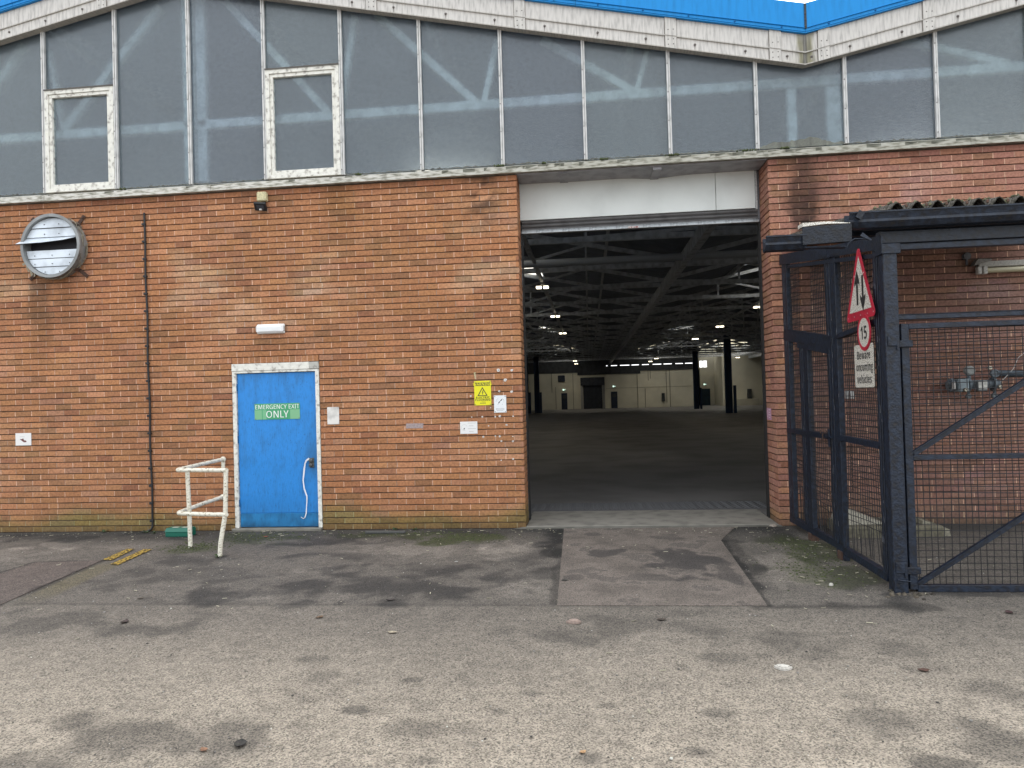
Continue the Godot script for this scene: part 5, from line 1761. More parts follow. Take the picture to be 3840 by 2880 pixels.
func build_signs() -> void:
	var white := mat("ink_white", Color(0.85, 0.86, 0.84), 0.5)
	var black := mat("ink_black", Color(0.02, 0.02, 0.02), 0.5)
	var yellow := mat("ink_yellow", Color(0.80, 0.72, 0.02), 0.5)
	var grey := mat("ink_faded", Color(0.62, 0.60, 0.58), 0.6)
	# EMERGENCY EXIT ONLY on the door leaf
	var e := panel("emergency_exit_sign", "green EMERGENCY EXIT ONLY sign on the blue door", Vector3(3.064, 1.485, -0.018), 0.592, 0.200, Color(0.06, 0.33, 0.15), M.print)
	for q in [[-0.295, -0.20, 0.14], [-0.19, -0.14, 0.10], [0.17, 0.295, 0.16]]:
		var s := Shape.new()
		s.quad(Vector3(q[0], -0.098, 0.0052), Vector3(q[1], -0.098, 0.0052), Vector3(q[1], 0.02, 0.0052), Vector3(q[0], 0.02, 0.0052), Color(0.14 + q[2] * 0.4, 0.46, 0.25))
		obj("faded_block", s, M.print, e)
	letters(e, "EMERGENCY EXIT", Vector3(0, 0.058, 0.0056), 0.054, white, Basis.IDENTITY, false, 0.98)
	letters(e, "ONLY", Vector3(0, -0.036, 0.0056), 0.085, white, Basis.IDENTITY, false, 1.0)

	# yellow WARNING plate
	var w := panel("warning_sign", "yellow WARNING ELECTRIC FLOORING sign on the brick wall", Vector3(5.6735, 1.640, 0.003), 0.205, 0.296, Color(0.80, 0.74, 0.015), M.print)
	var s := Shape.new()
	s.quad(Vector3(-0.090, 0.088, 0.0054), Vector3(0.090, 0.088, 0.0054), Vector3(0.090, 0.128, 0.0054), Vector3(-0.090, 0.128, 0.0054))
	obj("black_band", s, black, w)
	letters(w, "WARNING", Vector3(0, 0.108, 0.0058), 0.030, yellow, Basis.IDENTITY, true, 1.12)
	s = Shape.new()
	var to := [Vector2(-0.064, -0.034), Vector2(0.060, -0.034), Vector2(-0.002, 0.074)]
	var ti := [Vector2(-0.047, -0.025), Vector2(0.043, -0.025), Vector2(-0.002, 0.055)]
	for k in 3:
		var a: Vector2 = to[k]
		var b: Vector2 = to[(k + 1) % 3]
		var c: Vector2 = ti[(k + 1) % 3]
		var d: Vector2 = ti[k]
		s.quad(Vector3(a.x, a.y, 0.0054), Vector3(b.x, b.y, 0.0054), Vector3(c.x, c.y, 0.0054), Vector3(d.x, d.y, 0.0054))
	obj("triangle_symbol", s, black, w)
	s = Shape.new()
	s.plate(PackedVector2Array([Vector2(0.006, 0.040), Vector2(-0.012, 0.004), Vector2(0.0, 0.008), Vector2(-0.005, -0.010), Vector2(-0.010, -0.008), Vector2(-0.001, -0.020), Vector2(0.007, -0.007), Vector2(0.002, -0.008), Vector2(0.011, 0.016), Vector2(0.0, 0.012), Vector2(0.014, 0.040)]), Vector3(0, 0, 0.0052), Vector3.RIGHT, Vector3.UP, 0.0004)
	obj("bolt_symbol", s, black, w)
	letters(w, "ELECTRIC", Vector3(0, -0.054, 0.0056), 0.023, black, Basis.IDENTITY, true, 1.16)
	letters(w, "FLOORING", Vector3(0, -0.082, 0.0056), 0.023, black, Basis.IDENTITY, true, 1.14)
	s = Shape.new()
	for k in 7:
		s.quad(Vector3(-0.034 + k * 0.010, -0.126, 0.0054), Vector3(-0.026 + k * 0.010, -0.126, 0.0054), Vector3(-0.026 + k * 0.010, -0.117 - (k % 3) * 0.001, 0.0054), Vector3(-0.034 + k * 0.010, -0.119, 0.0054))
	for k in 3:
		s.quad(Vector3(-0.012 + k * 0.016, -0.111, 0.0054), Vector3(-0.005 + k * 0.016, -0.111, 0.0054), Vector3(-0.005 + k * 0.016, -0.104, 0.0054), Vector3(-0.012 + k * 0.016, -0.104, 0.0054), Color(8, 7, 3))
	obj("small_print", s, black, w).set_meta("kind", "stuff")

	# faded white notice with two short bars
	var n := panel("faded_notice", "faded white notice with two black dashes, below the yellow sign", Vector3(5.883, 1.502, 0.003), 0.150, 0.208, Color(0.80, 0.82, 0.83), M.print)
	s = Shape.new()
	for q in [[-0.012, 0.02], [0.014, 0.046]]:
		var p := Vector3(q[0], q[1], 0.0054)
		var d := Vector3(0.010, 0.0105, 0)
		var nn := Vector3(-0.0035, 0.0035, 0)
		s.quad(p - d - nn, p + d - nn, p + d + nn, p - d + nn)
	obj("dash_symbol", s, black, n)
	s = Shape.new()
	for k in 16:
		var a := TAU * k / 16.0 + 0.2
		var p := Vector3(cos(a) * 0.048, 0.03 + sin(a) * 0.040, 0.0053)
		if rng.randf() < 0.7:
			s.quad(p + Vector3(-0.003, -0.004, 0), p + Vector3(0.003, -0.004, 0), p + Vector3(0.004, 0.003, 0), p + Vector3(-0.002, 0.004, 0), Color(0.55, 0.55, 0.55))
	for r in 3:
		for k in 7:
			if r == 2 and (k == 0 or k == 6):
				continue
			s.quad(Vector3(-0.052 + k * 0.015, -0.056 - r * 0.013, 0.0053), Vector3(-0.041 + k * 0.015, -0.056 - r * 0.013, 0.0053), Vector3(-0.041 + k * 0.015, -0.051 - r * 0.013, 0.0053), Vector3(-0.052 + k * 0.015, -0.051 - r * 0.013, 0.0053), Color(0.5, 0.5, 0.52))
	obj("faded_print", s, grey, n).set_meta("kind", "stuff")

	# white notice with a washed-out ring
	n = panel("bleached_notice", "bleached white landscape notice with one small black mark", Vector3(5.4915, 1.225, 0.003), 0.212, 0.148, Color(0.80, 0.79, 0.77), M.print, false)
	s = Shape.new()
	s.quad(Vector3(-0.062, -0.024, 0.0054), Vector3(-0.056, -0.026, 0.0054), Vector3(-0.053, -0.004, 0.0054), Vector3(-0.062, -0.006, 0.0054))
	s.quad(Vector3(-0.056, -0.012, 0.00542), Vector3(-0.048, -0.012, 0.00542), Vector3(-0.048, -0.003, 0.00542), Vector3(-0.056, -0.003, 0.00542))
	obj("black_mark", s, black, n)
	s = Shape.new()
	for k in 18:
		var a := TAU * k / 24.0 + 0.4
		var b := a + TAU / 24.0
		s.quad(Vector3(-0.055 + cos(a) * 0.034, 0.003 + sin(a) * 0.034, 0.0053), Vector3(-0.055 + cos(a) * 0.038, 0.003 + sin(a) * 0.038, 0.0053), Vector3(-0.055 + cos(b) * 0.038, 0.003 + sin(b) * 0.038, 0.0053), Vector3(-0.055 + cos(b) * 0.034, 0.003 + sin(b) * 0.034, 0.0053), Color(1.1, 1.1, 1.1))
	for r in 4:
		s.quad(Vector3(-0.01 + 0.012 * (r % 2), 0.052 - r * 0.034, 0.0053), Vector3(0.088 - 0.03 * (r % 2), 0.052 - r * 0.034, 0.0053), Vector3(0.088 - 0.03 * (r % 2), 0.061 - r * 0.034, 0.0053), Vector3(-0.01 + 0.012 * (r % 2), 0.061 - r * 0.034, 0.0053), Color(1.12, 1.12, 1.12))
	obj("faded_print", s, grey, n).set_meta("kind", "stuff")

	panel("blank_notice", "blank cream portrait board right of the blue door", Vector3(3.7955, 1.413, 0.003), 0.151, 0.214, Color(0.80, 0.77, 0.72), M.smooth_paint, false)
	n = panel("peeled_notice", "white landscape notice with a dark red smudge, left of the cable", Vector3(-0.371, 1.21, 0.003), 0.222, 0.160, Color(0.80, 0.78, 0.76), M.print, false)
	s = Shape.new()
	s.plate(PackedVector2Array([Vector2(-0.052, 0.006), Vector2(-0.018, -0.022), Vector2(0.012, -0.040), Vector2(0.045, -0.036), Vector2(0.040, -0.018), Vector2(0.010, -0.012), Vector2(0.0, 0.012), Vector2(-0.022, 0.004)]), Vector3(0, 0, 0.0052), Vector3.RIGHT, Vector3.UP, 0.0004, Color(0.16, 0.06, 0.06))
	obj("red_smudge", s, M.print, n)
	s = Shape.new()
	s.quad(Vector3(-0.05, 0.03, 0.0054), Vector3(0.02, 0.03, 0.0054), Vector3(0.02, 0.036, 0.0054), Vector3(-0.05, 0.036, 0.0054), Color(0.9, 0.9, 0.9))
	obj("faded_print", s, grey, n)

	# pink notice on the face of the pier inside the gateway
	n = panel("pink_notice", "small faded pink notice on the pier inside the gateway", Vector3(9.1035, 1.292, -0.30), 0.20, 0.142, Color(0.50, 0.26, 0.36), M.print, false, Basis(Vector3.UP, -PI / 2))
	s = Shape.new()
	for k in 16:
		var a := TAU * k / 16.0
		var b := a + TAU / 16.0
		s.quad(Vector3(-0.06 + cos(a) * 0.026, sin(a) * 0.034, 0.0054), Vector3(-0.06 + cos(a) * 0.034, sin(a) * 0.042, 0.0054), Vector3(-0.06 + cos(b) * 0.034, sin(b) * 0.042, 0.0054), Vector3(-0.06 + cos(b) * 0.026, sin(b) * 0.034, 0.0054), Color(0.78, 0.6, 0.68))
	for r in 4:
		s.quad(Vector3(-0.01, 0.045 - r * 0.03, 0.0054), Vector3(0.085 - (r % 2) * 0.03, 0.045 - r * 0.03, 0.0054), Vector3(0.085 - (r % 2) * 0.03, 0.055 - r * 0.03, 0.0054), Vector3(-0.01, 0.055 - r * 0.03, 0.0054), Color(0.78, 0.6, 0.68))
	obj("faded_print", s, M.print, n).set_meta("kind", "stuff")


func build_handrail() -> void:
	var t := thing("handrail", "bent white tubular handrail with flaking paint beside the blue door", "handrail", Vector3(2.47, 0, 0.99))
	var o := Vector3(2.47, 0, 0.99)
	var r := 0.0235
	var s := Shape.new()
	s.tube([Vector3(2.466, -0.05, 0.986) - o, Vector3(2.462, 0.4, 0.99) - o, Vector3(2.452, 0.862, 0.995) - o], r, 12)
	obj("post", s, M.rail_paint, t)
	s = Shape.new()
	s.tube([Vector3(3.058, -0.05, 1.455) - o, Vector3(3.075, 0.15, 1.455) - o, Vector3(3.135, 0.46, 1.455) - o, Vector3(3.15, 0.902, 1.455) - o], r, 12)
	obj("post", s, M.rail_paint, t)
	# each rail: from the wall straight out, round the bend, along to the right post
	for q in [[0.903, 0.882, 0.905, 2.375, 3.165], [0.432, 0.408, 0.443, 2.36, 3.155]]:
		var pts := [Vector3(q[3], q[0], 0.10)]
		var c0 := Vector3(2.385, q[1], 1.02)
		pts.append(Vector3(q[3] + 0.005, q[0] - 0.008, 0.5))
		pts.append(c0)
		for k in 7:
			var a := lerpf(0.15, 1.1, k / 6.0)
			pts.append(Vector3(2.480 - 0.095 * cos(a), q[1], 1.02 + 0.13 * sin(a)))
		pts.append(Vector3(2.75, q[1] + 0.01, 1.27))
		pts.append(Vector3(q[4], q[2], 1.470))
		for k in pts.size():
			pts[k] = pts[k] - o
		s = Shape.new()
		s.tube(pts, r, 12)
		obj("rail", s, M.rail_paint, t)
	s = Shape.new()
	s.lathe([Vector2(0.035, 0.0), Vector2(0.035, 0.02), Vector2(0.024, 0.03), Vector2(0.024, 0.06)], Vector3(2.375, 0.903, 0.045) - o, Vector3.BACK, 12)
	s.box(Vector3(2.36, 0.80, 0.05) - o, Vector3(2.40, 0.885, 0.075) - o)
	obj("wall_bracket", s, M.rail_paint, t)
	s = Shape.new()
	s.lathe([Vector2(0.035, 0.0), Vector2(0.035, 0.02), Vector2(0.024, 0.03), Vector2(0.024, 0.06)], Vector3(2.36, 0.432, 0.045) - o, Vector3.BACK, 12)
	obj("wall_bracket", s, M.rail_paint, t)

	# green box on the ground behind the rail
	var b := thing("bait_box", "low green plastic box on the ground behind the handrail", "box", Vector3(1.94, 0.0, 0.30))
	var g := Color(0.005, 0.115, 0.075)
	s = Shape.new()
	s.cbox(Vector3(-0.155, 0.0, -0.08), Vector3(0.155, 0.062, 0.08), 0.008, g)
	obj("body", s, M.print, b)
	s = Shape.new()
	s.hexa([Vector3(-0.158, 0.0625, 0.084), Vector3(0.158, 0.0625, 0.084), Vector3(0.150, 0.104, 0.055), Vector3(-0.150, 0.104, 0.055),
		Vector3(-0.158, 0.0625, -0.084), Vector3(0.158, 0.0625, -0.084), Vector3(0.150, 0.104, -0.06), Vector3(-0.150, 0.104, -0.06)], g)
	obj("lid", s, M.print, b)
	for x in [-0.105, 0.02]:
		s = Shape.new()
		s.quad(Vector3(x, 0.1045, 0.02), Vector3(x + 0.08, 0.1045, 0.02), Vector3(x + 0.08, 0.1045, -0.03), Vector3(x, 0.1045, -0.03), Color(0.62, 0.66, 0.58))
		obj("sticker", s, M.print, b)
	s = Shape.new()
	s.lathe([Vector2(0.026, 0.0), Vector2(0.0, 0.0005)], Vector3(0.1552, 0.032, 0.03), Vector3.RIGHT, 12, Color(0.01, 0.01, 0.01))
	obj("entry_hole", s, M.print, b)


# ---------------------------------------------------------------- the steel mesh cage on the right
func side_x(z: float) -> float:
	return 9.232 + 0.0171 * z


# a flat bar in the side panel's plane from (z0, y0) to (z1, y1), h wide across, t thick
func side_bar(s: Shape, z0: float, y0: float, z1: float, y1: float, h: float, t := 0.045, col := Color.WHITE, out := 0.0) -> void:
	var a := Vector3(side_x(z0) + out, y0, z0)
	var b := Vector3(side_x(z1) + out, y1, z1)
	s.bar(a, b, t, h, Vector3.RIGHT.cross((b - a).normalized()), col)


func wires(s: Shape, o: Vector3, u: Vector3, v: Vector3, n: Vector3, a: float, b: float, lo: Callable, hi: Callable, step := 0.05, bulge := 0.0, loose := 0.0) -> void:
	var r := 0.0032
	var k := int(ceil((b - a) / step))
	for j in k:
		var x := a + (j + 0.5) * step
		if x > b:
			break
		var y0: float = lo.call(x)
		var y1: float = hi.call(x)
		var pts := []
		var m := 7
		for q in m + 1:
			var y := lerpf(y0, y1, float(q) / m)
			var w := bulge * sin(x * 3.1 + y * 1.7) + rng.randf_range(-0.001, 0.001)
			var off := n * w
			var du := 0.0
			if loose > 0.0 and q == 0:
				du = rng.randf_range(0.3, 1.0) * loose
				off += n * rng.randf_range(-0.03, 0.03)
			pts.append(o + u * (x + du + 0.006 * sin(y * 2.3 + j)) + v * y + off)
		s.tube(pts, r, 4, Color.WHITE, false)
	var y := 0.1
	while y < 3.2:
		var seg := []
		var m := 10
		for q in m + 1:
			var x := lerpf(a, b, float(q) / m)
			if y > lo.call(x) + (0.25 if loose > 0.0 else 0.0) and y < hi.call(x):
				seg.append(o + u * x + v * (y + 0.012 * sin(x * 2.0 + y * 3.0) * (1.0 if bulge > 0.0 else 0.1)) + n * (bulge * sin(x * 3.1 + y * 1.7)))
		if seg.size() > 1:
			s.tube(seg, r, 4, Color.WHITE, false)
		y += step


func build_cage() -> void:
	var cg := thing("mesh_cage", "black steel mesh cage with corrugated roof and gate against the right wall", "cage", Vector3.ZERO)
	# ---- side panel facing the gateway
	var side := part_of("side_panel", cg)
	for q in [[0.055, 0.105, 0.13, 3.12], [0.118, 0.150, 0.13, 3.10], [0.165, 0.23, 0.13, 3.09],
			[0.600, 0.655, 0.10, 2.20], [0.668, 0.72, 0.10, 2.20], [0.735, 0.878, 0.10, 2.12],
			[1.465, 1.525, 0.10, 2.86], [1.538, 1.60, 0.0, 2.86], [1.612, 1.745, -0.02, 2.90],
			[2.585, 2.625, 0.10, 2.72], [2.635, 2.668, 0.10, 2.72]]:
		var s := Shape.new()
		var zc: float = (q[0] + q[1]) * 0.5
		s.cbox(Vector3(side_x(zc) - 0.025, q[2], q[0]), Vector3(side_x(zc) + 0.025, q[3], q[1]), 0.003, Color.WHITE * rng.randf_range(0.8, 1.25))
		var up := obj("upright", s, M.black_paint, side)
		# paint chips down to bright metal along the arris
		var ch := Shape.new()
		for k in 9:
			var y := rng.randf_range(q[2] + 0.1, q[3] - 0.2)
			var l := rng.randf_range(0.012, 0.07)
			var ez: float = q[0] + 0.004 if rng.randf() < 0.6 else q[1] - 0.004
			var xx := side_x(zc) - 0.0255
			ch.quad(Vector3(xx, y, ez - 0.0015), Vector3(xx, y, ez + 0.0015), Vector3(xx, y + l, ez + 0.001), Vector3(xx, y + l, ez - 0.001), Color(0.5, 0.52, 0.55))
		obj("paint_chips", ch, M.plain, up).set_meta("kind", "stuff")
	var rails := [[0.055, 1.112, 0.60, 1.118, 0.052], [0.60, 1.113, 1.46, 1.125, 0.058], [1.745, 1.128, 2.60, 1.118, 0.050],
		[0.06, 2.215, 1.60, 2.012, 0.125], [0.55, 2.06, 1.50, 1.94, 0.05], [1.75, 2.062, 2.60, 2.115, 0.042],
		[0.06, 0.10, 1.60, 0.115, 0.07], [1.60, 0.10, 2.66, 0.085, 0.065], [0.30, 2.96, 2.66, 2.635, 0.035]]
	for q in rails:
		var s := Shape.new()
		side_bar(s, q[0], q[1], q[2], q[3], q[4], 0.052, Color.WHITE * rng.randf_range(0.85, 1.2), -0.003)
		obj("rail", s, M.black_paint, side)
	var s := Shape.new()
	side_bar(s, 0.03, 3.085, 1.59, 2.872, 0.115, 0.014, Color.WHITE, -0.033)
	obj("top_plate", s, M.black_paint, side)
	s = Shape.new()
	side_bar(s, 1.594, 2.872, 2.80, 2.712, 0.105, 0.014, Color.WHITE, -0.033)
	obj("top_plate", s, M.black_paint, side)
	for z in [0.80, 1.655]:
		s = Shape.new()
		s.box(Vector3(side_x(z) - 0.04, -0.05, z - 0.05), Vector3(side_x(z) + 0.04, 0.075, z + 0.05))
		obj("foot", s, M.rust, side)
	s = Shape.new()
	var bays := [[0.23, 0.60], [0.878, 1.465], [1.745, 2.585]]
	for k in 3:
		var o := Vector3(side_x(bays[k][0]) + 0.012, 0, 0)
		var u := Vector3(0.0171, 0, 1)
		wires(s, Vector3(9.232 + 0.012, 0, 0), u, Vector3.UP, Vector3.RIGHT, bays[k][0], bays[k][1], func(_x): return 0.13, func(x): return 3.03 - 0.134 * x, 0.05, 0.022 if k else 0.008, 0.05)
	obj("wire_mesh", s, M.wire, side).set_meta("kind", "stuff")
	# latch, chain and padlock
	s = Shape.new()
	side_bar(s, 1.28, 1.118, 1.56, 1.125, 0.025, 0.02, Color.WHITE, -0.04)
	side_bar(s, 1.50, 1.03, 1.50, 1.20, 0.015, 0.015, Color.WHITE, -0.045)
	obj("latch", s, M.black_paint, side)
	s = Shape.new()
	for k in 9:
		var a := k * 0.7
		var c := Vector3(side_x(1.33) - 0.05 + 0.02 * sin(k * 2.1), 1.10 + 0.055 * cos(a) + 0.02, 1.36 + 0.035 * sin(a))
		var pts := []
		for j in 9:
			var b := TAU * j / 8.0
			pts.append(c + Vector3(0.010 * cos(b) if k % 2 else 0.0, 0.018 * sin(b), 0.010 * cos(b) if k % 2 == 0 else 0.0))
		s.tube(pts, 0.0035, 5)
	obj("padlock_chain", s, M.rust, side)
	# ---- corner post and the one out of the picture
	for x in [9.250, 11.70]:
		s = Shape.new()
		s.cbox(Vector3(x, -0.05, 2.69), Vector3(x + 0.105, 2.685, 2.80), 0.006)
		obj("corner_post", s, M.black_paint, cg)
		s = Shape.new()
		s.cbox(Vector3(x - 0.012, 2.62, 2.68), Vector3(x + 0.13, 2.70, 2.812), 0.004)
		obj("post_cap", s, M.black_paint, cg)
	s = Shape.new()
	s.cbox(Vector3(9.345, 0.0, 2.70), Vector3(9.352, 1.9, 2.792), 0.002)
	obj("angle_strip", s, M.black_paint, cg)
	# ---- header beams across the front
	s = Shape.new()
	s.cbox(Vector3(9.24, 2.705, 2.70), Vector3(11.9, 2.80, 2.78), 0.004, Color.WHITE * 0.6)
	obj("eaves_beam", s, M.black_paint, cg)
	s = Shape.new()
	s.cbox(Vector3(9.356, 2.655, 2.70), Vector3(11.7, 2.703, 2.76), 0.003)
	obj("eaves_beam", s, M.black_paint, cg)
	s = Shape.new()
	s.cbox(Vector3(9.356, 2.108, 2.71), Vector3(11.7, 2.146, 2.77), 0.003)
	s.box(Vector3(9.356, 2.146, 2.715), Vector3(11.7, 2.150, 2.775), Color.WHITE * 2.0)
	obj("header_bar", s, M.black_paint, cg)
	# ---- gutter along the eaves: sound length, displaced end and torn flashing
	s = Shape.new()
	gutter(s, 8.975, 11.95, 2.812, 0.118)
	obj("gutter", s, M.black_paint, cg)
	s = Shape.new()
	gutter(s, 8.352, 8.66, 2.675, 0.105)
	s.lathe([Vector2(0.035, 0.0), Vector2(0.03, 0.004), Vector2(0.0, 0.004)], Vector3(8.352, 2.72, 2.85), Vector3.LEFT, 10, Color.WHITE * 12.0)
	obj("gutter", s, M.black_paint, cg)
	s = Shape.new()
	s.hexa([Vector3(8.622, 2.70, 2.915), Vector3(8.985, 2.712, 2.915), Vector3(8.985, 2.845, 2.92), Vector3(8.622, 2.835, 2.92),
		Vector3(8.622, 2.70, 2.908), Vector3(8.985, 2.712, 2.908), Vector3(8.985, 2.845, 2.912), Vector3(8.622, 2.835, 2.912)], Color.WHITE * 0.6)
	s.hexa([Vector3(8.63, 2.672, 2.93), Vector3(8.93, 2.664, 2.94), Vector3(8.93, 2.679, 2.945), Vector3(8.63, 2.682, 2.935),
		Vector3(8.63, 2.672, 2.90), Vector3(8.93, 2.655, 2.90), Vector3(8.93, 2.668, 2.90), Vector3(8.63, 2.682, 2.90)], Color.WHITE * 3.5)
	obj("torn_flashing", s, M.black_paint, cg)
	s = Shape.new()
	s.hexa([Vector3(8.622, 2.838, 2.922), Vector3(8.80, 2.852, 2.922), Vector3(8.80, 2.872, 2.915), Vector3(8.622, 2.868, 2.915),
		Vector3(8.622, 2.842, 2.80), Vector3(8.80, 2.86, 2.80), Vector3(8.80, 2.880, 2.80), Vector3(8.622, 2.872, 2.80)])
	s.hexa([Vector3(8.80, 2.852, 2.922), Vector3(8.975, 2.848, 2.922), Vector3(8.975, 2.853, 2.915), Vector3(8.80, 2.872, 2.915),
		Vector3(8.80, 2.86, 2.80), Vector3(8.975, 2.85, 2.80), Vector3(8.975, 2.855, 2.80), Vector3(8.80, 2.880, 2.80)])
	obj("lifted_flashing", s, M.dirty_white, cg)
	s = Shape.new()
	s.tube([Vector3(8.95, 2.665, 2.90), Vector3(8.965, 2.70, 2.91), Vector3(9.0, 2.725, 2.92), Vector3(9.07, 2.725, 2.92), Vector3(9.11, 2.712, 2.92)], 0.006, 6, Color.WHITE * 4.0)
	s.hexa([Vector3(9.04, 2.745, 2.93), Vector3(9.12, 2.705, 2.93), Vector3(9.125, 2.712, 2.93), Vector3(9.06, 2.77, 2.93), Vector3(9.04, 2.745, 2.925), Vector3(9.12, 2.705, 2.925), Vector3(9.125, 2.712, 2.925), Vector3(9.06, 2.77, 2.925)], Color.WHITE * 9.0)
	obj("loose_strap", s, M.black_paint, cg)
	s = Shape.new()
	var eb := Basis(Vector3.BACK, -0.55)
	for q in [[-0.02, 0.0, 0.05, 0.03]]:
		var p := Vector3(9.045, 2.905, 2.925)
		s.hexa([p + eb * Vector3(-0.022, -0.03, 0.012), p + eb * Vector3(0.022, -0.03, 0.012), p + eb * Vector3(0.022, 0.03, 0.012), p + eb * Vector3(-0.022, 0.03, 0.012),
			p + eb * Vector3(-0.022, -0.03, -0.012), p + eb * Vector3(0.022, -0.03, -0.012), p + eb * Vector3(0.022, 0.03, -0.012), p + eb * Vector3(-0.022, 0.03, -0.012)], Color.WHITE * 0.6)
	obj("bent_bracket", s, M.black_paint, cg)
	# ---- corrugated fibre cement roof, mossy
	s = Shape.new()
	var x0 := 9.30
	var nx := 140
	var prof := func(x: float) -> float: return 0.038 * cos((x - 9.492) / 0.1475 * TAU)
	for k in nx:
		var a := x0 + k * 0.0178
		var b := a + 0.0178
		var ya: float = prof.call(a)
		var yb: float = prof.call(b)
		var zf := 2.86
		var zf2 := 2.86
		var yf := 2.968
		var yw := 3.35
		for layer in 2:
			var d := 0.0 if layer == 0 else -0.009
			var q := [Vector3(a, yf + ya + d, zf), Vector3(b, yf + yb + d, zf2), Vector3(b, yw + yb + d, 0.01), Vector3(a, yw + ya + d, 0.01)]
			if layer == 0:
				s.quad(q[0], q[1], q[2], q[3])
			else:
				s.quad(q[1], q[0], q[3], q[2])
		s.quad(Vector3(a, yf + ya - 0.009, zf), Vector3(b, yf + yb - 0.009, zf), Vector3(b, yf + yb, zf), Vector3(a, yf + ya, zf), Color(0.5, 0.5, 0.45))
	obj("corrugated_roof", s, M.fibre_cement, cg)
	s = Shape.new()
	for k in 240:
		var x := rng.randf_range(9.3, 10.6)
		var z := 2.84 - absf(rng.randfn(0.0, 0.35))
		var y: float = 2.972 + (2.86 - z) * 0.1326 + prof.call(x)
		s.lathe([Vector2(0.014, -0.004), Vector2(0.011, 0.006), Vector2(0.0, rng.randf_range(0.008, 0.02))], Vector3(x, y, z), Vector3.UP, 5, Color(0.10, 0.095, 0.05) * rng.randf_range(0.4, 1.5))
	for k in 7:
		var x := 9.492 + 0.1475 * k - 0.06
		s.lathe([Vector2(0.010, 0.0), Vector2(0.008, 0.02), Vector2(0.0, 0.028)], Vector3(x, 2.975, 2.81), Vector3.UP, 6, Color(0.12, 0.07, 0.05))
	obj("moss", s, M.moss, cg).set_meta("kind", "stuff")
	s = Shape.new()
	for x in [9.27, 11.9]:
		s.bar(Vector3(x + 0.02, 2.90, 2.78), Vector3(x + 0.02, 3.29, 0.02), 0.04, 0.05)
	for z in [0.6, 1.5, 2.3]:
		var y: float = 2.955 + (2.86 - z) * 0.1333 - 0.075
		s.box(Vector3(9.30, y - 0.04, z - 0.02), Vector3(11.9, y + 0.03, z + 0.02))
	obj("roof_batten", s, M.black_paint, cg)
	# ---- the gate leaf
	var gt := part_of("gate", cg)
	gt.set_meta("label", "closed black mesh gate with a diagonal brace")
	var gz := 2.75
	for q in [["stile", 9.372, 9.432, 0.02, 2.075], ["stile", 11.55, 11.61, 0.02, 2.075]]:
		s = Shape.new()
		s.cbox(Vector3(q[1], q[3], gz - 0.03), Vector3(q[2], q[4], gz + 0.03), 0.004)
		obj(q[0], s, M.black_paint, gt)
	for q in [[2.034, 2.075], [1.017, 1.056], [0.002, 0.052]]:
		s = Shape.new()
		s.cbox(Vector3(9.432, q[0], gz - 0.028), Vector3(11.55, q[1], gz + 0.028), 0.003)
		obj("gate_rail", s, M.black_paint, gt)
	for q in [[1.056, 10.98, 2.06], [0.05, 10.9, 1.02]]:
		s = Shape.new()
		var a := Vector3(9.44, q[0] + 0.01, gz + 0.012)
		var b := Vector3(q[1], q[2], gz + 0.012)
		s.bar(a, b, 0.012, 0.042, Vector3.BACK.cross((b - a).normalized()))
		var nn := Vector3.BACK.cross((b - a).normalized()) * 0.022
		s.bar(a + nn + Vector3(0, 0, 0.012), b + nn + Vector3(0, 0, 0.012), 0.03, 0.006, Vector3.BACK.cross((b - a).normalized()), Color.WHITE * 1.6)
		obj("brace", s, M.black_paint, gt)
	s = Shape.new()
	wires(s, Vector3(0, 0, gz - 0.012), Vector3.RIGHT, Vector3.UP, Vector3.BACK, 9.435, 11.55, func(_x): return 0.03, func(_x): return 2.05, 0.0505, 0.003)
	for k in 40:
		s.tube([Vector3(9.425, 0.1 + k * 0.0505, gz - 0.012), Vector3(9.425, 0.1 + k * 0.0505, gz + 0.033), Vector3(9.428, 0.1 + k * 0.0505, gz + 0.033)], 0.0021, 4, Color.WHITE * 4.0, false)
	obj("wire_mesh", s, M.wire, gt).set_meta("kind", "stuff")
	for y in [1.925, 0.175]:
		s = Shape.new()
		s.cbox(Vector3(9.33, y - 0.032, gz - 0.02), Vector3(9.45, y + 0.020, gz + 0.050), 0.004, Color.WHITE * 1.3)
		s.tube([Vector3(9.335, y - 0.05, gz + 0.055), Vector3(9.335, y + 0.05, gz + 0.055)], 0.011, 8, Color.WHITE * 1.5)
		s.cbox(Vector3(9.262, y - 0.02, 2.8005), Vector3(9.345, y + 0.06, 2.812), 0.003)
		obj("hinge", s, M.black_paint, gt)
	s = Shape.new()
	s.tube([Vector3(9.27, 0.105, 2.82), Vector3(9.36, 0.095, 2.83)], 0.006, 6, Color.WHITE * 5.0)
	obj("hinge_pin", s, M.black_paint, gt)
	# rubble round the post foot
	s = Shape.new()
	for k in 26:
		var p := Vector3(9.30 + rng.randfn(0.0, 0.07), 0.0, 2.84 + rng.randfn(0.0, 0.05))
		var r := rng.randf_range(0.006, 0.022)
		s.lathe([Vector2(r, -0.004), Vector2(r * 0.9, r * 0.5), Vector2(0.0, r * 0.9)], p, Vector3(rng.randf_range(-0.3, 0.3), 1, rng.randf_range(-0.3, 0.3)).normalized(), 5, Color(0.09, 0.075, 0.055) * rng.randf_range(0.4, 1.6))
	var rub := obj("rubble", s, M.plain)
	rub.set_meta("kind", "stuff")
	rub.set_meta("label", "bits of rubble and moss round the foot of the gate post")


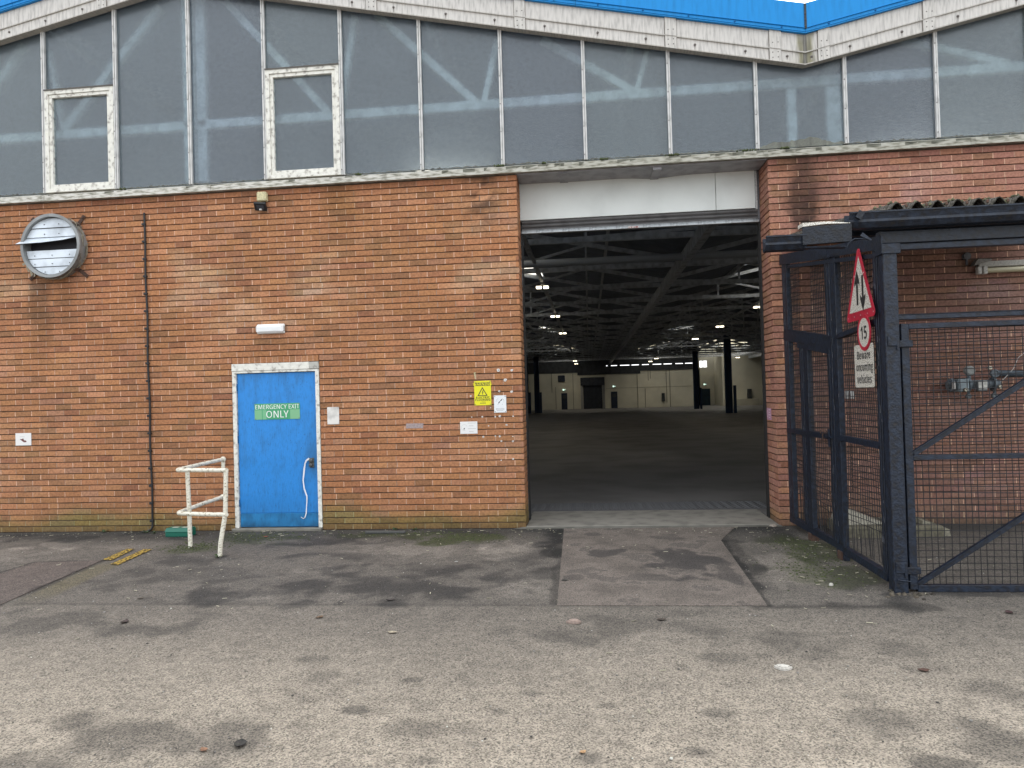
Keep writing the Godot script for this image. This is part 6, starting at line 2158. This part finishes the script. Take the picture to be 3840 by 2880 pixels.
# an open gutter seen as a box with a rolled lip, along x
func gutter(s: Shape, x0: float, x1: float, y: float, h: float) -> void:
	var z0 := 2.795
	var pr := [Vector2(z0, y + h), Vector2(z0, y + 0.01), Vector2(z0 + 0.03, y), Vector2(z0 + 0.075, y + 0.004), Vector2(z0 + 0.105, y + h * 0.35), Vector2(z0 + 0.10, y + h * 0.55), Vector2(z0 + 0.118, y + h * 0.97), Vector2(z0 + 0.105, y + h)]
	for k in pr.size() - 1:
		var a: Vector2 = pr[k]
		var b: Vector2 = pr[k + 1]
		s.quad(Vector3(x0, a.y, a.x), Vector3(x0, b.y, b.x), Vector3(x1, b.y, b.x), Vector3(x1, a.y, a.x))
		var ia := a + Vector2(0.003 if k > 3 else -0.003, 0.003) * Vector2(-1, 1)
		var ib := b + Vector2(0.003 if k > 3 else -0.003, 0.003) * Vector2(-1, 1)
		s.quad(Vector3(x1, ia.y, ia.x), Vector3(x1, ib.y, ib.x), Vector3(x0, ib.y, ib.x), Vector3(x0, ia.y, ia.x))
	s.box(Vector3(x0, y + h - 0.008, z0 + 0.100), Vector3(x1, y + h + 0.003, z0 + 0.126))
	s.box(Vector3(x0, y + 0.0, z0 - 0.004), Vector3(x1, y + h, z0))


func build_cage_contents() -> void:
	# fluorescent batten on the wall
	var t := thing("tube_light", "old fluorescent tube light on the bricks inside the cage", "wall light", Vector3(11.35, 2.93, 0.0))
	var s := Shape.new()
	s.cbox(Vector3(0.0, -0.035, 0.0), Vector3(1.5, 0.03, 0.06), 0.006, Color(0.42, 0.40, 0.36))
	obj("housing", s, M.plain, t)
	s = Shape.new()
	s.tube([Vector3(0.05, -0.075, 0.05), Vector3(1.5, -0.075, 0.05)], 0.03, 12, Color(0.58, 0.53, 0.36))
	obj("tube", s, M.smooth_paint, t)
	s = Shape.new()
	s.hexa([Vector3(-0.07, -0.02, 0.10), Vector3(0.12, 0.03, 0.10), Vector3(0.12, 0.045, 0.10), Vector3(-0.02, 0.055, 0.10), Vector3(-0.07, -0.02, 0.0), Vector3(0.12, 0.03, 0.0), Vector3(0.12, 0.045, 0.0), Vector3(-0.02, 0.055, 0.0)], Color(0.25, 0.23, 0.20))
	for x in [0.0, 0.06]:
		s.cbox(Vector3(x - 0.02, -0.115, 0.02), Vector3(x + 0.025, -0.03, 0.08), 0.006, Color(0.62, 0.60, 0.56))
	obj("end_cap", s, M.plain, t)
	# round conduit box
	t = thing("conduit_box", "small round grey box on the bricks above the tube light", "junction box", Vector3(11.24, 3.03, 0.0))
	s = Shape.new()
	s.lathe([Vector2(0.04, 0.0), Vector2(0.04, 0.05), Vector2(0.0, 0.055)], Vector3.ZERO, Vector3.BACK, 14, Color(0.13, 0.13, 0.14))
	obj("box", s, M.plain, t)
	s = Shape.new()
	s.tube([Vector3(0, -0.03, 0.025), Vector3(0, -0.10, 0.025)], 0.012, 8, Color(0.14, 0.14, 0.15))
	obj("conduit", s, M.plain, t)
	# gas meter and pipework
	t = thing("gas_meter", "grey gas meter with dials and pipes on the wall inside the cage", "gas meter", Vector3(11.05, 1.58, 0.0))
	var g := Color(0.13, 0.16, 0.18)
	s = Shape.new()
	s.tube([Vector3(-0.12, 0.0, 0.14), Vector3(0.42, 0.0, 0.14)], 0.048, 16, g)
	for x in [-0.08, 0.10, 0.36]:
		s.lathe([Vector2(0.0, -0.012), Vector2(0.075, -0.012), Vector2(0.075, 0.012), Vector2(0.0, 0.012)], Vector3(x, 0.0, 0.14), Vector3.RIGHT, 18, g * 1.2)
	obj("meter_pipe", s, M.plain, t)
	s = Shape.new()
	s.cbox(Vector3(-0.045, -0.075, 0.06), Vector3(0.065, 0.065, 0.24), 0.008, Color(0.27, 0.33, 0.36))
	obj("filter_body", s, M.smooth_paint, t)
	s = Shape.new()
	s.cbox(Vector3(-0.11, -0.05, 0.22), Vector3(-0.08, 0.035, 0.25), 0.005, Color(0.55, 0.53, 0.49))
	obj("end_plate", s, M.plain, t)
	s = Shape.new()
	s.cbox(Vector3(0.15, -0.075, 0.19), Vector3(0.245, 0.04, 0.25), 0.006, Color(0.16, 0.17, 0.18))
	obj("meter_body", s, M.plain, t)
	s = Shape.new()
	s.cbox(Vector3(0.152, -0.055, 0.2505), Vector3(0.194, 0.035, 0.255), 0.002, Color(0.60, 0.59, 0.54))
	s.cbox(Vector3(0.200, -0.055, 0.2505), Vector3(0.243, 0.038, 0.255), 0.002, Color(0.60, 0.59, 0.54))
	for k in 4:
		s.box(Vector3(0.158, -0.01 + k * 0.010, 0.2551), Vector3(0.186, -0.006 + k * 0.010, 0.2554), Color(0.2, 0.2, 0.2))
		s.box(Vector3(0.207, -0.004 + k * 0.010, 0.2551), Vector3(0.234, 0.0 + k * 0.010, 0.2554), Color(0.2, 0.2, 0.2))
	obj("meter_label", s, M.print, t)
	for q in [[0.02, -0.055, 0.25, 0.022], [0.39, -0.035, 0.22, 0.021], [0.33, 0.18, 0.15, 0.022]]:
		s = Shape.new()
		s.lathe([Vector2(q[3], -0.02), Vector2(q[3], 0.012), Vector2(q[3] * 0.86, 0.014), Vector2(0.0, 0.010)], Vector3(q[0], q[1], q[2]), Vector3.BACK, 16, Color(0.22, 0.19, 0.14))
		s.lathe([Vector2(q[3] * 0.8, 0.0145), Vector2(0.0, 0.0145)], Vector3(q[0], q[1], q[2]), Vector3.BACK, 16, Color(0.68, 0.64, 0.50))
		s.bar(Vector3(q[0] - 0.008, q[1] - 0.008, q[2] + 0.016), Vector3(q[0] + 0.010, q[1] + 0.011, q[2] + 0.016), 0.003, 0.002, Vector3.BACK, Color(0.05, 0.05, 0.05))
		obj("gauge", s, M.print, t)
	s = Shape.new()
	s.lathe([Vector2(0.0, -0.03), Vector2(0.052, -0.03), Vector2(0.052, 0.02), Vector2(0.038, 0.034), Vector2(0.0, 0.03)], Vector3(0.11, 0.155, 0.16), Vector3.BACK, 20, Color(0.30, 0.31, 0.30))
	s.tube([Vector3(0.11, 0.10, 0.15), Vector3(0.11, 0.03, 0.15)], 0.018, 8, g)
	obj("regulator", s, M.plain, t)
	s = Shape.new()
	s.lathe([Vector2(0.0, -0.02), Vector2(0.044, -0.02), Vector2(0.044, 0.02), Vector2(0.034, 0.022), Vector2(0.030, 0.01), Vector2(0.0, 0.012)], Vector3(0.36, 0.115, 0.18), Vector3.BACK, 20, Color(0.15, 0.18, 0.20))
	s.tube([Vector3(0.36, 0.09, 0.15), Vector3(0.36, 0.03, 0.14)], 0.018, 8, g)
	s.tube([Vector3(0.40, 0.115, 0.17), Vector3(0.9, 0.09, 0.17)], 0.035, 12, Color(0.05, 0.07, 0.09))
	obj("valve", s, M.plain, t)
	s = Shape.new()
	for x in [0.11, 0.38]:
		s.lathe([Vector2(0.028, -0.02), Vector2(0.028, 0.015), Vector2(0.018, 0.02), Vector2(0.0, 0.015)], Vector3(x, -0.13, 0.12), Vector3.BACK, 14, Color(0.17, 0.19, 0.20))
		s.tube([Vector3(x, -0.11, 0.12), Vector3(x, -0.04, 0.14)], 0.014, 8, g)
	obj("drain_plug", s, M.plain, t)
	# white switch box low on the pier
	t = thing("switch_box", "small white box on the bricks behind the cage side panel", "switch box", Vector3(9.92, 1.50, 0.0))
	s = Shape.new()
	s.cbox(Vector3(-0.045, -0.045, 0.0), Vector3(0.045, 0.045, 0.06), 0.006, Color(0.62, 0.62, 0.60))
	obj("box", s, M.plain, t)
	s = Shape.new()
	s.lathe([Vector2(0.018, 0.0), Vector2(0.015, 0.012), Vector2(0.0, 0.012)], Vector3(-0.01, 0.0, 0.06), Vector3.BACK, 10, Color(0.4, 0.4, 0.4))
	obj("knob", s, M.plain, t)
	# hanging chain
	var ch := Shape.new()
	for k in 26:
		var c := Vector3(9.62, 1.28 - k * 0.030, 0.9)
		var pts := []
		for j in 9:
			var b := TAU * j / 8.0
			pts.append(c + Vector3(0.008 * cos(b) if k % 2 else 0.0, 0.019 * sin(b), 0.008 * cos(b) if k % 2 == 0 else 0.0))
		ch.tube(pts, 0.003, 5)
	ch.box(Vector3(9.617, 1.29, 0.897), Vector3(9.623, 3.12, 0.903))
	tag(obj("hanging_chain", ch, M.rust), "rusty chain hanging inside the cage behind the side panel", "chain")
	# loose white wire from the meter up to the right
	var wi := Shape.new()
	wi.tube([Vector3(11.46, 1.60, 0.2), Vector3(11.52, 1.66, 0.2), Vector3(11.60, 1.74, 0.19), Vector3(11.66, 1.86, 0.18), Vector3(11.75, 1.93, 0.17), Vector3(11.95, 2.12, 0.1)], 0.004, 5, Color(0.55, 0.53, 0.5))
	tag(obj("loose_wire", wi, M.plain), "thin pale wire running up and right from the gas meter", "wire")
	# sloping stone and concrete plinth on the ground
	t = thing("concrete_plinth", "low concrete plinth with sloping pale stone behind the mesh", "plinth", Vector3(10.05, 0.0, 0.55))
	s = Shape.new()
	s.cbox(Vector3(-0.45, -0.02, -0.45), Vector3(0.55, 0.115, 0.15), 0.02, Color(0.42, 0.41, 0.36))
	obj("block", s, M.stone, t)
	s = Shape.new()
	s.hexa([Vector3(-0.44, 0.117, 0.05), Vector3(0.02, 0.117, 0.0), Vector3(-0.08, 0.15, -0.02), Vector3(-0.42, 0.30, -0.02), Vector3(-0.44, 0.117, -0.35), Vector3(0.02, 0.117, -0.35), Vector3(-0.05, 0.15, -0.30), Vector3(-0.40, 0.30, -0.30)])
	obj("sloping_stone", s, M.stone, t)
	t = thing("concrete_block", "low pale concrete block on the ground right of the plinth", "block", Vector3(10.52, 0.0, 0.52))
	s = Shape.new()
	s.hexa([Vector3(-0.12, -0.02, 0.12), Vector3(0.16, -0.02, 0.12), Vector3(0.15, 0.07, 0.11), Vector3(-0.10, 0.16, 0.08), Vector3(-0.12, -0.02, -0.2), Vector3(0.16, -0.02, -0.2), Vector3(0.15, 0.07, -0.2), Vector3(-0.10, 0.16, -0.2)], Color(0.8, 0.8, 0.75))
	obj("block", s, M.stone, t)


func rounded(pts: Array, r: float, n := 5) -> PackedVector2Array:
	var out := PackedVector2Array()
	for k in pts.size():
		var p: Vector2 = pts[k]
		var a: Vector2 = (pts[(k - 1 + pts.size()) % pts.size()] - p).normalized()
		var b: Vector2 = (pts[(k + 1) % pts.size()] - p).normalized()
		var half := a.angle_to(b) / 2.0
		var d := r / absf(tan(half))
		var c := p + (a + b).normalized() * (r / absf(sin(half)))
		var s0 := p + a * d - c
		var s1 := p + b * d - c
		var ang := s0.angle_to(s1)
		for j in n + 1:
			out.append(c + s0.rotated(ang * j / n))
	return out


func build_road_signs() -> void:
	# all three hang on the side panel and face the gateway; x runs towards the yard
	var tb := Basis(Vector3.UP, -PI / 2 - 0.017)
	var red := Color(0.50, 0.022, 0.05)
	var t := thing("warning_triangle", "red and white triangle road sign with two opposite arrows, on the cage", "road sign", Vector3(side_x(2.39) - 0.050, 2.36, 2.39))
	t.basis = tb
	var s := Shape.new()
	s.plate(rounded([Vector2(-0.355, -0.205), Vector2(0.335, -0.205), Vector2(-0.010, 0.425)], 0.035), Vector3(0, 0, 0.0), Vector3.RIGHT, Vector3.UP, 0.004, red)
	obj("plate", s, M.smooth_paint, t)
	s = Shape.new()
	s.plate(PackedVector2Array([Vector2(-0.265, -0.132), Vector2(0.245, -0.132), Vector2(-0.010, 0.325)]), Vector3(0, 0, 0.0041), Vector3.RIGHT, Vector3.UP, 0.0006)
	obj("white_face", s, M.dirty_white, t)
	var black: Material = M.ink_black
	for q in [[-0.060, 1.0, 0.035], [0.066, -1.0, 0.0]]:
		s = Shape.new()
		var o := PackedVector2Array([Vector2(-0.021, -0.135), Vector2(0.021, -0.135), Vector2(0.021, 0.050), Vector2(0.060, 0.020), Vector2(0.060, 0.06), Vector2(0.0, 0.160), Vector2(-0.060, 0.06), Vector2(-0.060, 0.020), Vector2(-0.021, 0.050)])
		if q[1] < 0.0:
			for k in o.size():
				o[k] = -o[k]
		s.plate(o, Vector3(q[0], q[2] + 0.02, 0.0049), Vector3.RIGHT, Vector3.UP, 0.0005)
		obj("arrow_symbol", s, black, t)
	s = Shape.new()
	for p in [Vector2(-0.30, -0.17), Vector2(-0.15, -0.17), Vector2(0.0, -0.17), Vector2(0.15, -0.17), Vector2(0.28, -0.17), Vector2(-0.12, 0.17), Vector2(0.10, 0.17)]:
		s.lathe([Vector2(0.006, 0.0), Vector2(0.0, 0.002)], Vector3(p.x, p.y, 0.0042), Vector3.BACK, 6, Color(0.7, 0.7, 0.7))
	obj("rivet", s, M.print, t).set_meta("kind", "stuff")
	# 15 disc
	t = thing("speed_limit_sign", "round red-edged speed sign reading 15 below the triangle", "road sign", Vector3(side_x(2.465) - 0.058, 2.04, 2.465))
	t.basis = tb
	s = Shape.new()
	s.lathe([Vector2(0.150, 0.0), Vector2(0.150, 0.004), Vector2(0.0, 0.004)], Vector3.ZERO, Vector3.BACK, 40, red)
	obj("plate", s, M.smooth_paint, t)
	s = Shape.new()
	s.lathe([Vector2(0.119, 0.0042), Vector2(0.119, 0.0047), Vector2(0.0, 0.0047)], Vector3.ZERO, Vector3.BACK, 40)
	obj("white_face", s, M.dirty_white, t)
	letters(t, "15", Vector3(-0.004, -0.004, 0.0052), 0.105, black, Basis.IDENTITY, true, 0.95)
	# text plate, hung a little crooked
	t = thing("oncoming_vehicles_sign", "dirty white plate reading Beware oncoming vehicles, under the 15 sign", "road sign", Vector3(side_x(2.42) - 0.050, 1.767, 2.42))
	t.basis = tb * Basis(Vector3.BACK, 0.0)
	s = Shape.new()
	s.plate(rounded([Vector2(-0.215, -0.178), Vector2(0.215, -0.178), Vector2(0.215, 0.178), Vector2(-0.215, 0.178)], 0.02), Vector3.ZERO, Vector3.RIGHT, Vector3.UP, 0.004)
	obj("plate", s, M.dirty_white, t)
	letters(t, "Beware", Vector3(0.0, 0.088, 0.0046), 0.066, black, Basis.IDENTITY, true, 0.92)
	letters(t, "oncoming", Vector3(0.01, -0.010, 0.0046), 0.066, black, Basis.IDENTITY, true, 0.86)
	letters(t, "vehicles", Vector3(0.0, -0.112, 0.0046), 0.066, black, Basis.IDENTITY, true, 0.92)


# ---------------------------------------------------------------- leaves, stones and scraps on the yard
func leaf_shape(size: float, col: Color, curl: float) -> Shape:
	var s := Shape.new()
	var n := 6
	var edge := []
	for k in n + 1:
		var t := float(k) / n
		var w: float = size * 0.36 * sin(PI * pow(t, 0.8)) * rng.randf_range(0.75, 1.15)
		edge.append([size * (t - 0.5), w, curl * size * (pow(t - 0.5, 2.0) * 2.2 + rng.randf() * 0.06)])
	for k in n:
		var a = edge[k]
		var b = edge[k + 1]
		for sd in [-1.0, 1.0]:
			var p := [Vector3(a[0], 0.004 + a[2] * 0.6, 0), Vector3(b[0], 0.004 + b[2] * 0.6, 0), Vector3(b[0], 0.004 + b[2] + curl * b[1] * 0.5, b[1] * sd), Vector3(a[0], 0.004 + a[2] + curl * a[1] * 0.5, a[1] * sd)]
			if sd > 0.0:
				p = [p[3], p[2], p[1], p[0]]
			var cc := col * rng.randf_range(0.8, 1.2)
			s.quad(p[0], p[1], p[2], p[3], cc)
			for j in 4:
				p[j] = p[j] - Vector3(0, 0.0015, 0)
			s.quad(p[3], p[2], p[1], p[0], cc * 0.8)
	s.tube([Vector3(-size * 0.5, 0.006, 0), Vector3(-size * 0.68, 0.004, 0.01 * size)], 0.0012, 4, col * 0.7)
	return s


func build_litter() -> void:
	var leaves := [[3.084, 0.414, 0.085, Color(0.42, 0.11, 0.06), 0.1, "reddish leaf lying on the tarmac before the blue door step"], [5.567, 3.807, 0.10, Color(0.40, 0.34, 0.25), 0.5, "pale curled leaf in the middle of the yard"], [5.279, 5.41, 0.11, Color(0.035, 0.03, 0.026), 1.0, "black curled leaf near the bottom edge of the yard"],
		[5.127, 5.457, 0.07, Color(0.23, 0.12, 0.07), 0.4, "small brown leaf left of the black curled leaf"], [5.338, 3.025, 0.12, Color(0.07, 0.06, 0.055), 0.5, "dark leaf on the seam across the tarmac"], [4.922, 3.481, 0.09, Color(0.16, 0.10, 0.06), 0.4, "brown leaf left of the pale curled leaf"], [3.478, 3.614, 0.13, Color(0.07, 0.05, 0.045), 0.6, "dark twisted leaf on the wet stain at the left"],
		[7.415, 3.495, 0.10, Color(0.09, 0.07, 0.055), 0.4, "dark leaf below the reddish tarmac patch"], [6.88, 5.392, 0.05, Color(0.40, 0.24, 0.12), 0.2, "tiny orange leaf at the bottom of the yard"], [5.623, 1.741, 0.06, Color(0.42, 0.41, 0.38), 0.3, "pale leaf on the dark stain before the wall"], [6.699, 2.434, 0.10, Color(0.05, 0.045, 0.04), 0.3, "black leaf at the left edge of the reddish patch"],
		[9.80, 3.31, 0.09, Color(0.06, 0.03, 0.03), 0.8, "dark curled leaf in front of the gate"], [8.767, 4.378, 0.09, Color(0.10, 0.05, 0.035), 0.4, "rusty brown leaf on the right of the yard"], [3.2, 3.0, 0.08, Color(0.10, 0.08, 0.06), 0.5, "small brown leaf left of the seam end"]]
	for q in leaves:
		var o := obj("dead_leaf", leaf_shape(q[2] * 0.7, q[3], q[4] * 0.3), M.leaf)
		o.position = Vector3(q[0], 0.004, q[1])
		o.rotation.y = rng.randf() * TAU
		tag(o, q[5], "leaf", "dead leaves on the yard")
	var stones := [[8.011, 4.369, 0.05, Color(0.55, 0.52, 0.47), "flat whitish stone in the foreground of the yard"], [6.80, 3.557, 0.06, Color(0.32, 0.24, 0.20), "crumbled pinkish stone below the reddish patch"], [8.847, 2.583, 0.022, Color(0.60, 0.58, 0.52), "small white stone near the gate post"], [9.02, 0.02, 0.05, Color(0.42, 0.36, 0.30), "broken brick crumb at the foot of the pier"]]
	for q in stones:
		var s := Shape.new()
		var pts := PackedVector2Array()
		for k in 9:
			var a := TAU * k / 9.0
			pts.append(Vector2(cos(a), sin(a) * 0.7) * q[2] * rng.randf_range(0.7, 1.15))
		s.plate(pts, Vector3(0, 0.0, 0), Vector3.RIGHT, Vector3.FORWARD, 0.012, q[3])
		var in_ := PackedVector2Array()
		for p in pts:
			in_.append(p * 0.7)
		s.plate(in_, Vector3(0, 0.0121, 0), Vector3.RIGHT, Vector3.FORWARD, 0.006, q[3] * 1.1)
		var o := obj("stone", s, M.stone)
		o.material_override = M.plain
		o.position = Vector3(q[0], 0.002, q[1])
		tag(o, q[4], "stone", "stones on the yard")
	# plank by the wall foot
	var pl := Shape.new()
	pl.cbox(Vector3(4.25, 0.003, 0.22), Vector3(4.74, 0.03, 0.275), 0.004, Color(0.09, 0.09, 0.085))
	tag(obj("plank", pl, M.plain), "short dark plank lying along the wall right of the door", "plank")
	# weeds at the wall foot and the post feet
	var weeds := [[2.48, 1.0, "weed round the left post foot of the handrail"], [3.06, 1.49, "weed round the right post foot of the handrail"], [1.36, 0.10, "weed at the foot of the wall cable"], [1.50, 0.14, "small weed between the cable foot and green box"], [4.55, 0.06, "weed above the plank at the wall foot"], [4.80, 0.05, "weed right of the plank at the wall foot"], [0.75, 0.05, "small weed at the wall foot left of the cable"]]
	for q in weeds:
		var s := Shape.new()
		for k in 12:
			var a := rng.randf() * TAU
			var l := rng.randf_range(0.03, 0.075)
			var d := Vector3(cos(a), 0, sin(a))
			var n := Vector3(-d.z, 0, d.x)
			var up := rng.randf_range(0.2, 0.9)
			var m := d * l * 0.55 + Vector3(0, l * up * 0.6, 0)
			var e := d * l + Vector3(0, l * up * 0.5, 0)
			var c := Color(0.055, 0.085, 0.03) * rng.randf_range(0.6, 1.4)
			var w := l * 0.16
			s.quad(Vector3.ZERO - n * w * 0.3, Vector3.ZERO + n * w * 0.3, m + n * w, m - n * w, c)
			s.tri(m - n * w, m + n * w, e, c)
		var o := obj("weed", s, M.leaf)
		o.position = Vector3(q[0], 0.002, q[1])
		tag(o, q[2], "weed", "weeds at the wall foot")
	# loose grit, pale chips and straw over the yard: nobody could count them
	var grit := Shape.new()
	grit.lathe([Vector2(0.5, -0.1), Vector2(0.42, 0.25), Vector2(0.0, 0.42)], Vector3.ZERO, Vector3.UP, 5)
	scatter("gravel", grit, 5200, 0)
	var straw := Shape.new()
	straw.box(Vector3(-0.5, 0.0, -0.08), Vector3(0.5, 0.12, 0.08))
	scatter("straw_litter", straw, 420, 1)
	var tuft := Shape.new()
	tuft.lathe([Vector2(0.5, -0.1), Vector2(0.4, 0.3), Vector2(0.0, 0.55)], Vector3.ZERO, Vector3.UP, 5)
	scatter("moss_cushions", tuft, 1500, 2)


func scatter(called: String, shape: Shape, n: int, kind: int) -> void:
	var mm := MultiMesh.new()
	mm.transform_format = MultiMesh.TRANSFORM_3D
	mm.use_colors = true
	mm.mesh = shape.mesh()
	mm.instance_count = n
	var moss := [[5.41, .55, .5, .28], [4.7, .25, .6, .15], [3.0, .4, .6, .3], [2.5, .95, .3, .22], [9.0, 1.2, .22, .5], [8.9, 2.1, .3, .4]]
	for k in n:
		var p: Vector3
		var size := 0.01
		var col := Color.WHITE
		if kind == 0:
			p = Vector3(rng.randf_range(-1.0, 10.6), 0.004, pow(rng.randf(), 0.8) * 6.3 + 0.02)
			if rng.randf() < 0.18:
				p = Vector3(rng.randf_range(-1.0, 10.5), 0.004, absf(rng.randfn(0.0, 0.35)) + 0.02)
			size = rng.randf_range(0.004, 0.010) * (1.0 if rng.randf() < 0.96 else 1.7)
			var g := rng.randf_range(0.10, 0.34)
			col = Color(g, g * 0.95, g * 0.87)
			if rng.randf() < 0.05:
				col = Color(0.6, 0.58, 0.52)
			elif rng.randf() < 0.3:
				col = Color(0.05, 0.045, 0.04)
		elif kind == 1:
			p = Vector3(rng.randf_range(-0.8, 10.5), 0.005, absf(rng.randfn(0.0, 2.0 if k % 2 else 0.22)) + 0.05)
			if k % 7 == 0:
				p = Vector3(9.0 + rng.randfn(0.0, 0.18), 0.005, rng.randf_range(0.3, 3.0))
			size = rng.randf_range(0.012, 0.045)
			col = Color(0.50, 0.46, 0.34) * rng.randf_range(0.4, 1.25)
		else:
			var m = moss[rng.randi() % moss.size()]
			p = Vector3(m[0] + rng.randfn(0.0, 0.6) * m[2], 0.001, maxf(0.03, m[1] + rng.randfn(0.0, 0.6) * m[3]))
			size = rng.randf_range(0.008, 0.026)
			col = Color(0.05, 0.062, 0.02) * rng.randf_range(0.6, 1.4)
		if p.z < 0.0 or (p.z < 0.05 and p.x > 6.1 and p.x < 9.1):
			p.z = 0.08
		var b := Basis(Vector3.UP, rng.randf() * TAU).scaled(Vector3(size, size * (0.8 if kind != 2 else 0.5), size))
		mm.set_instance_transform(k, Transform3D(b, p))
		mm.set_instance_color(k, Color(col.r, col.g, col.b))
	var o := MultiMeshInstance3D.new()
	o.name = called
	o.multimesh = mm
	o.material_override = M.plain if kind != 2 else M.moss
	add_child(o)
	o.set_meta("kind", "stuff")
	o.set_meta("label", ["loose pale and dark grit scattered over the yard", "bits of straw and twig lying on the yard", "low cushions of green moss on the tarmac by the wall"][kind])
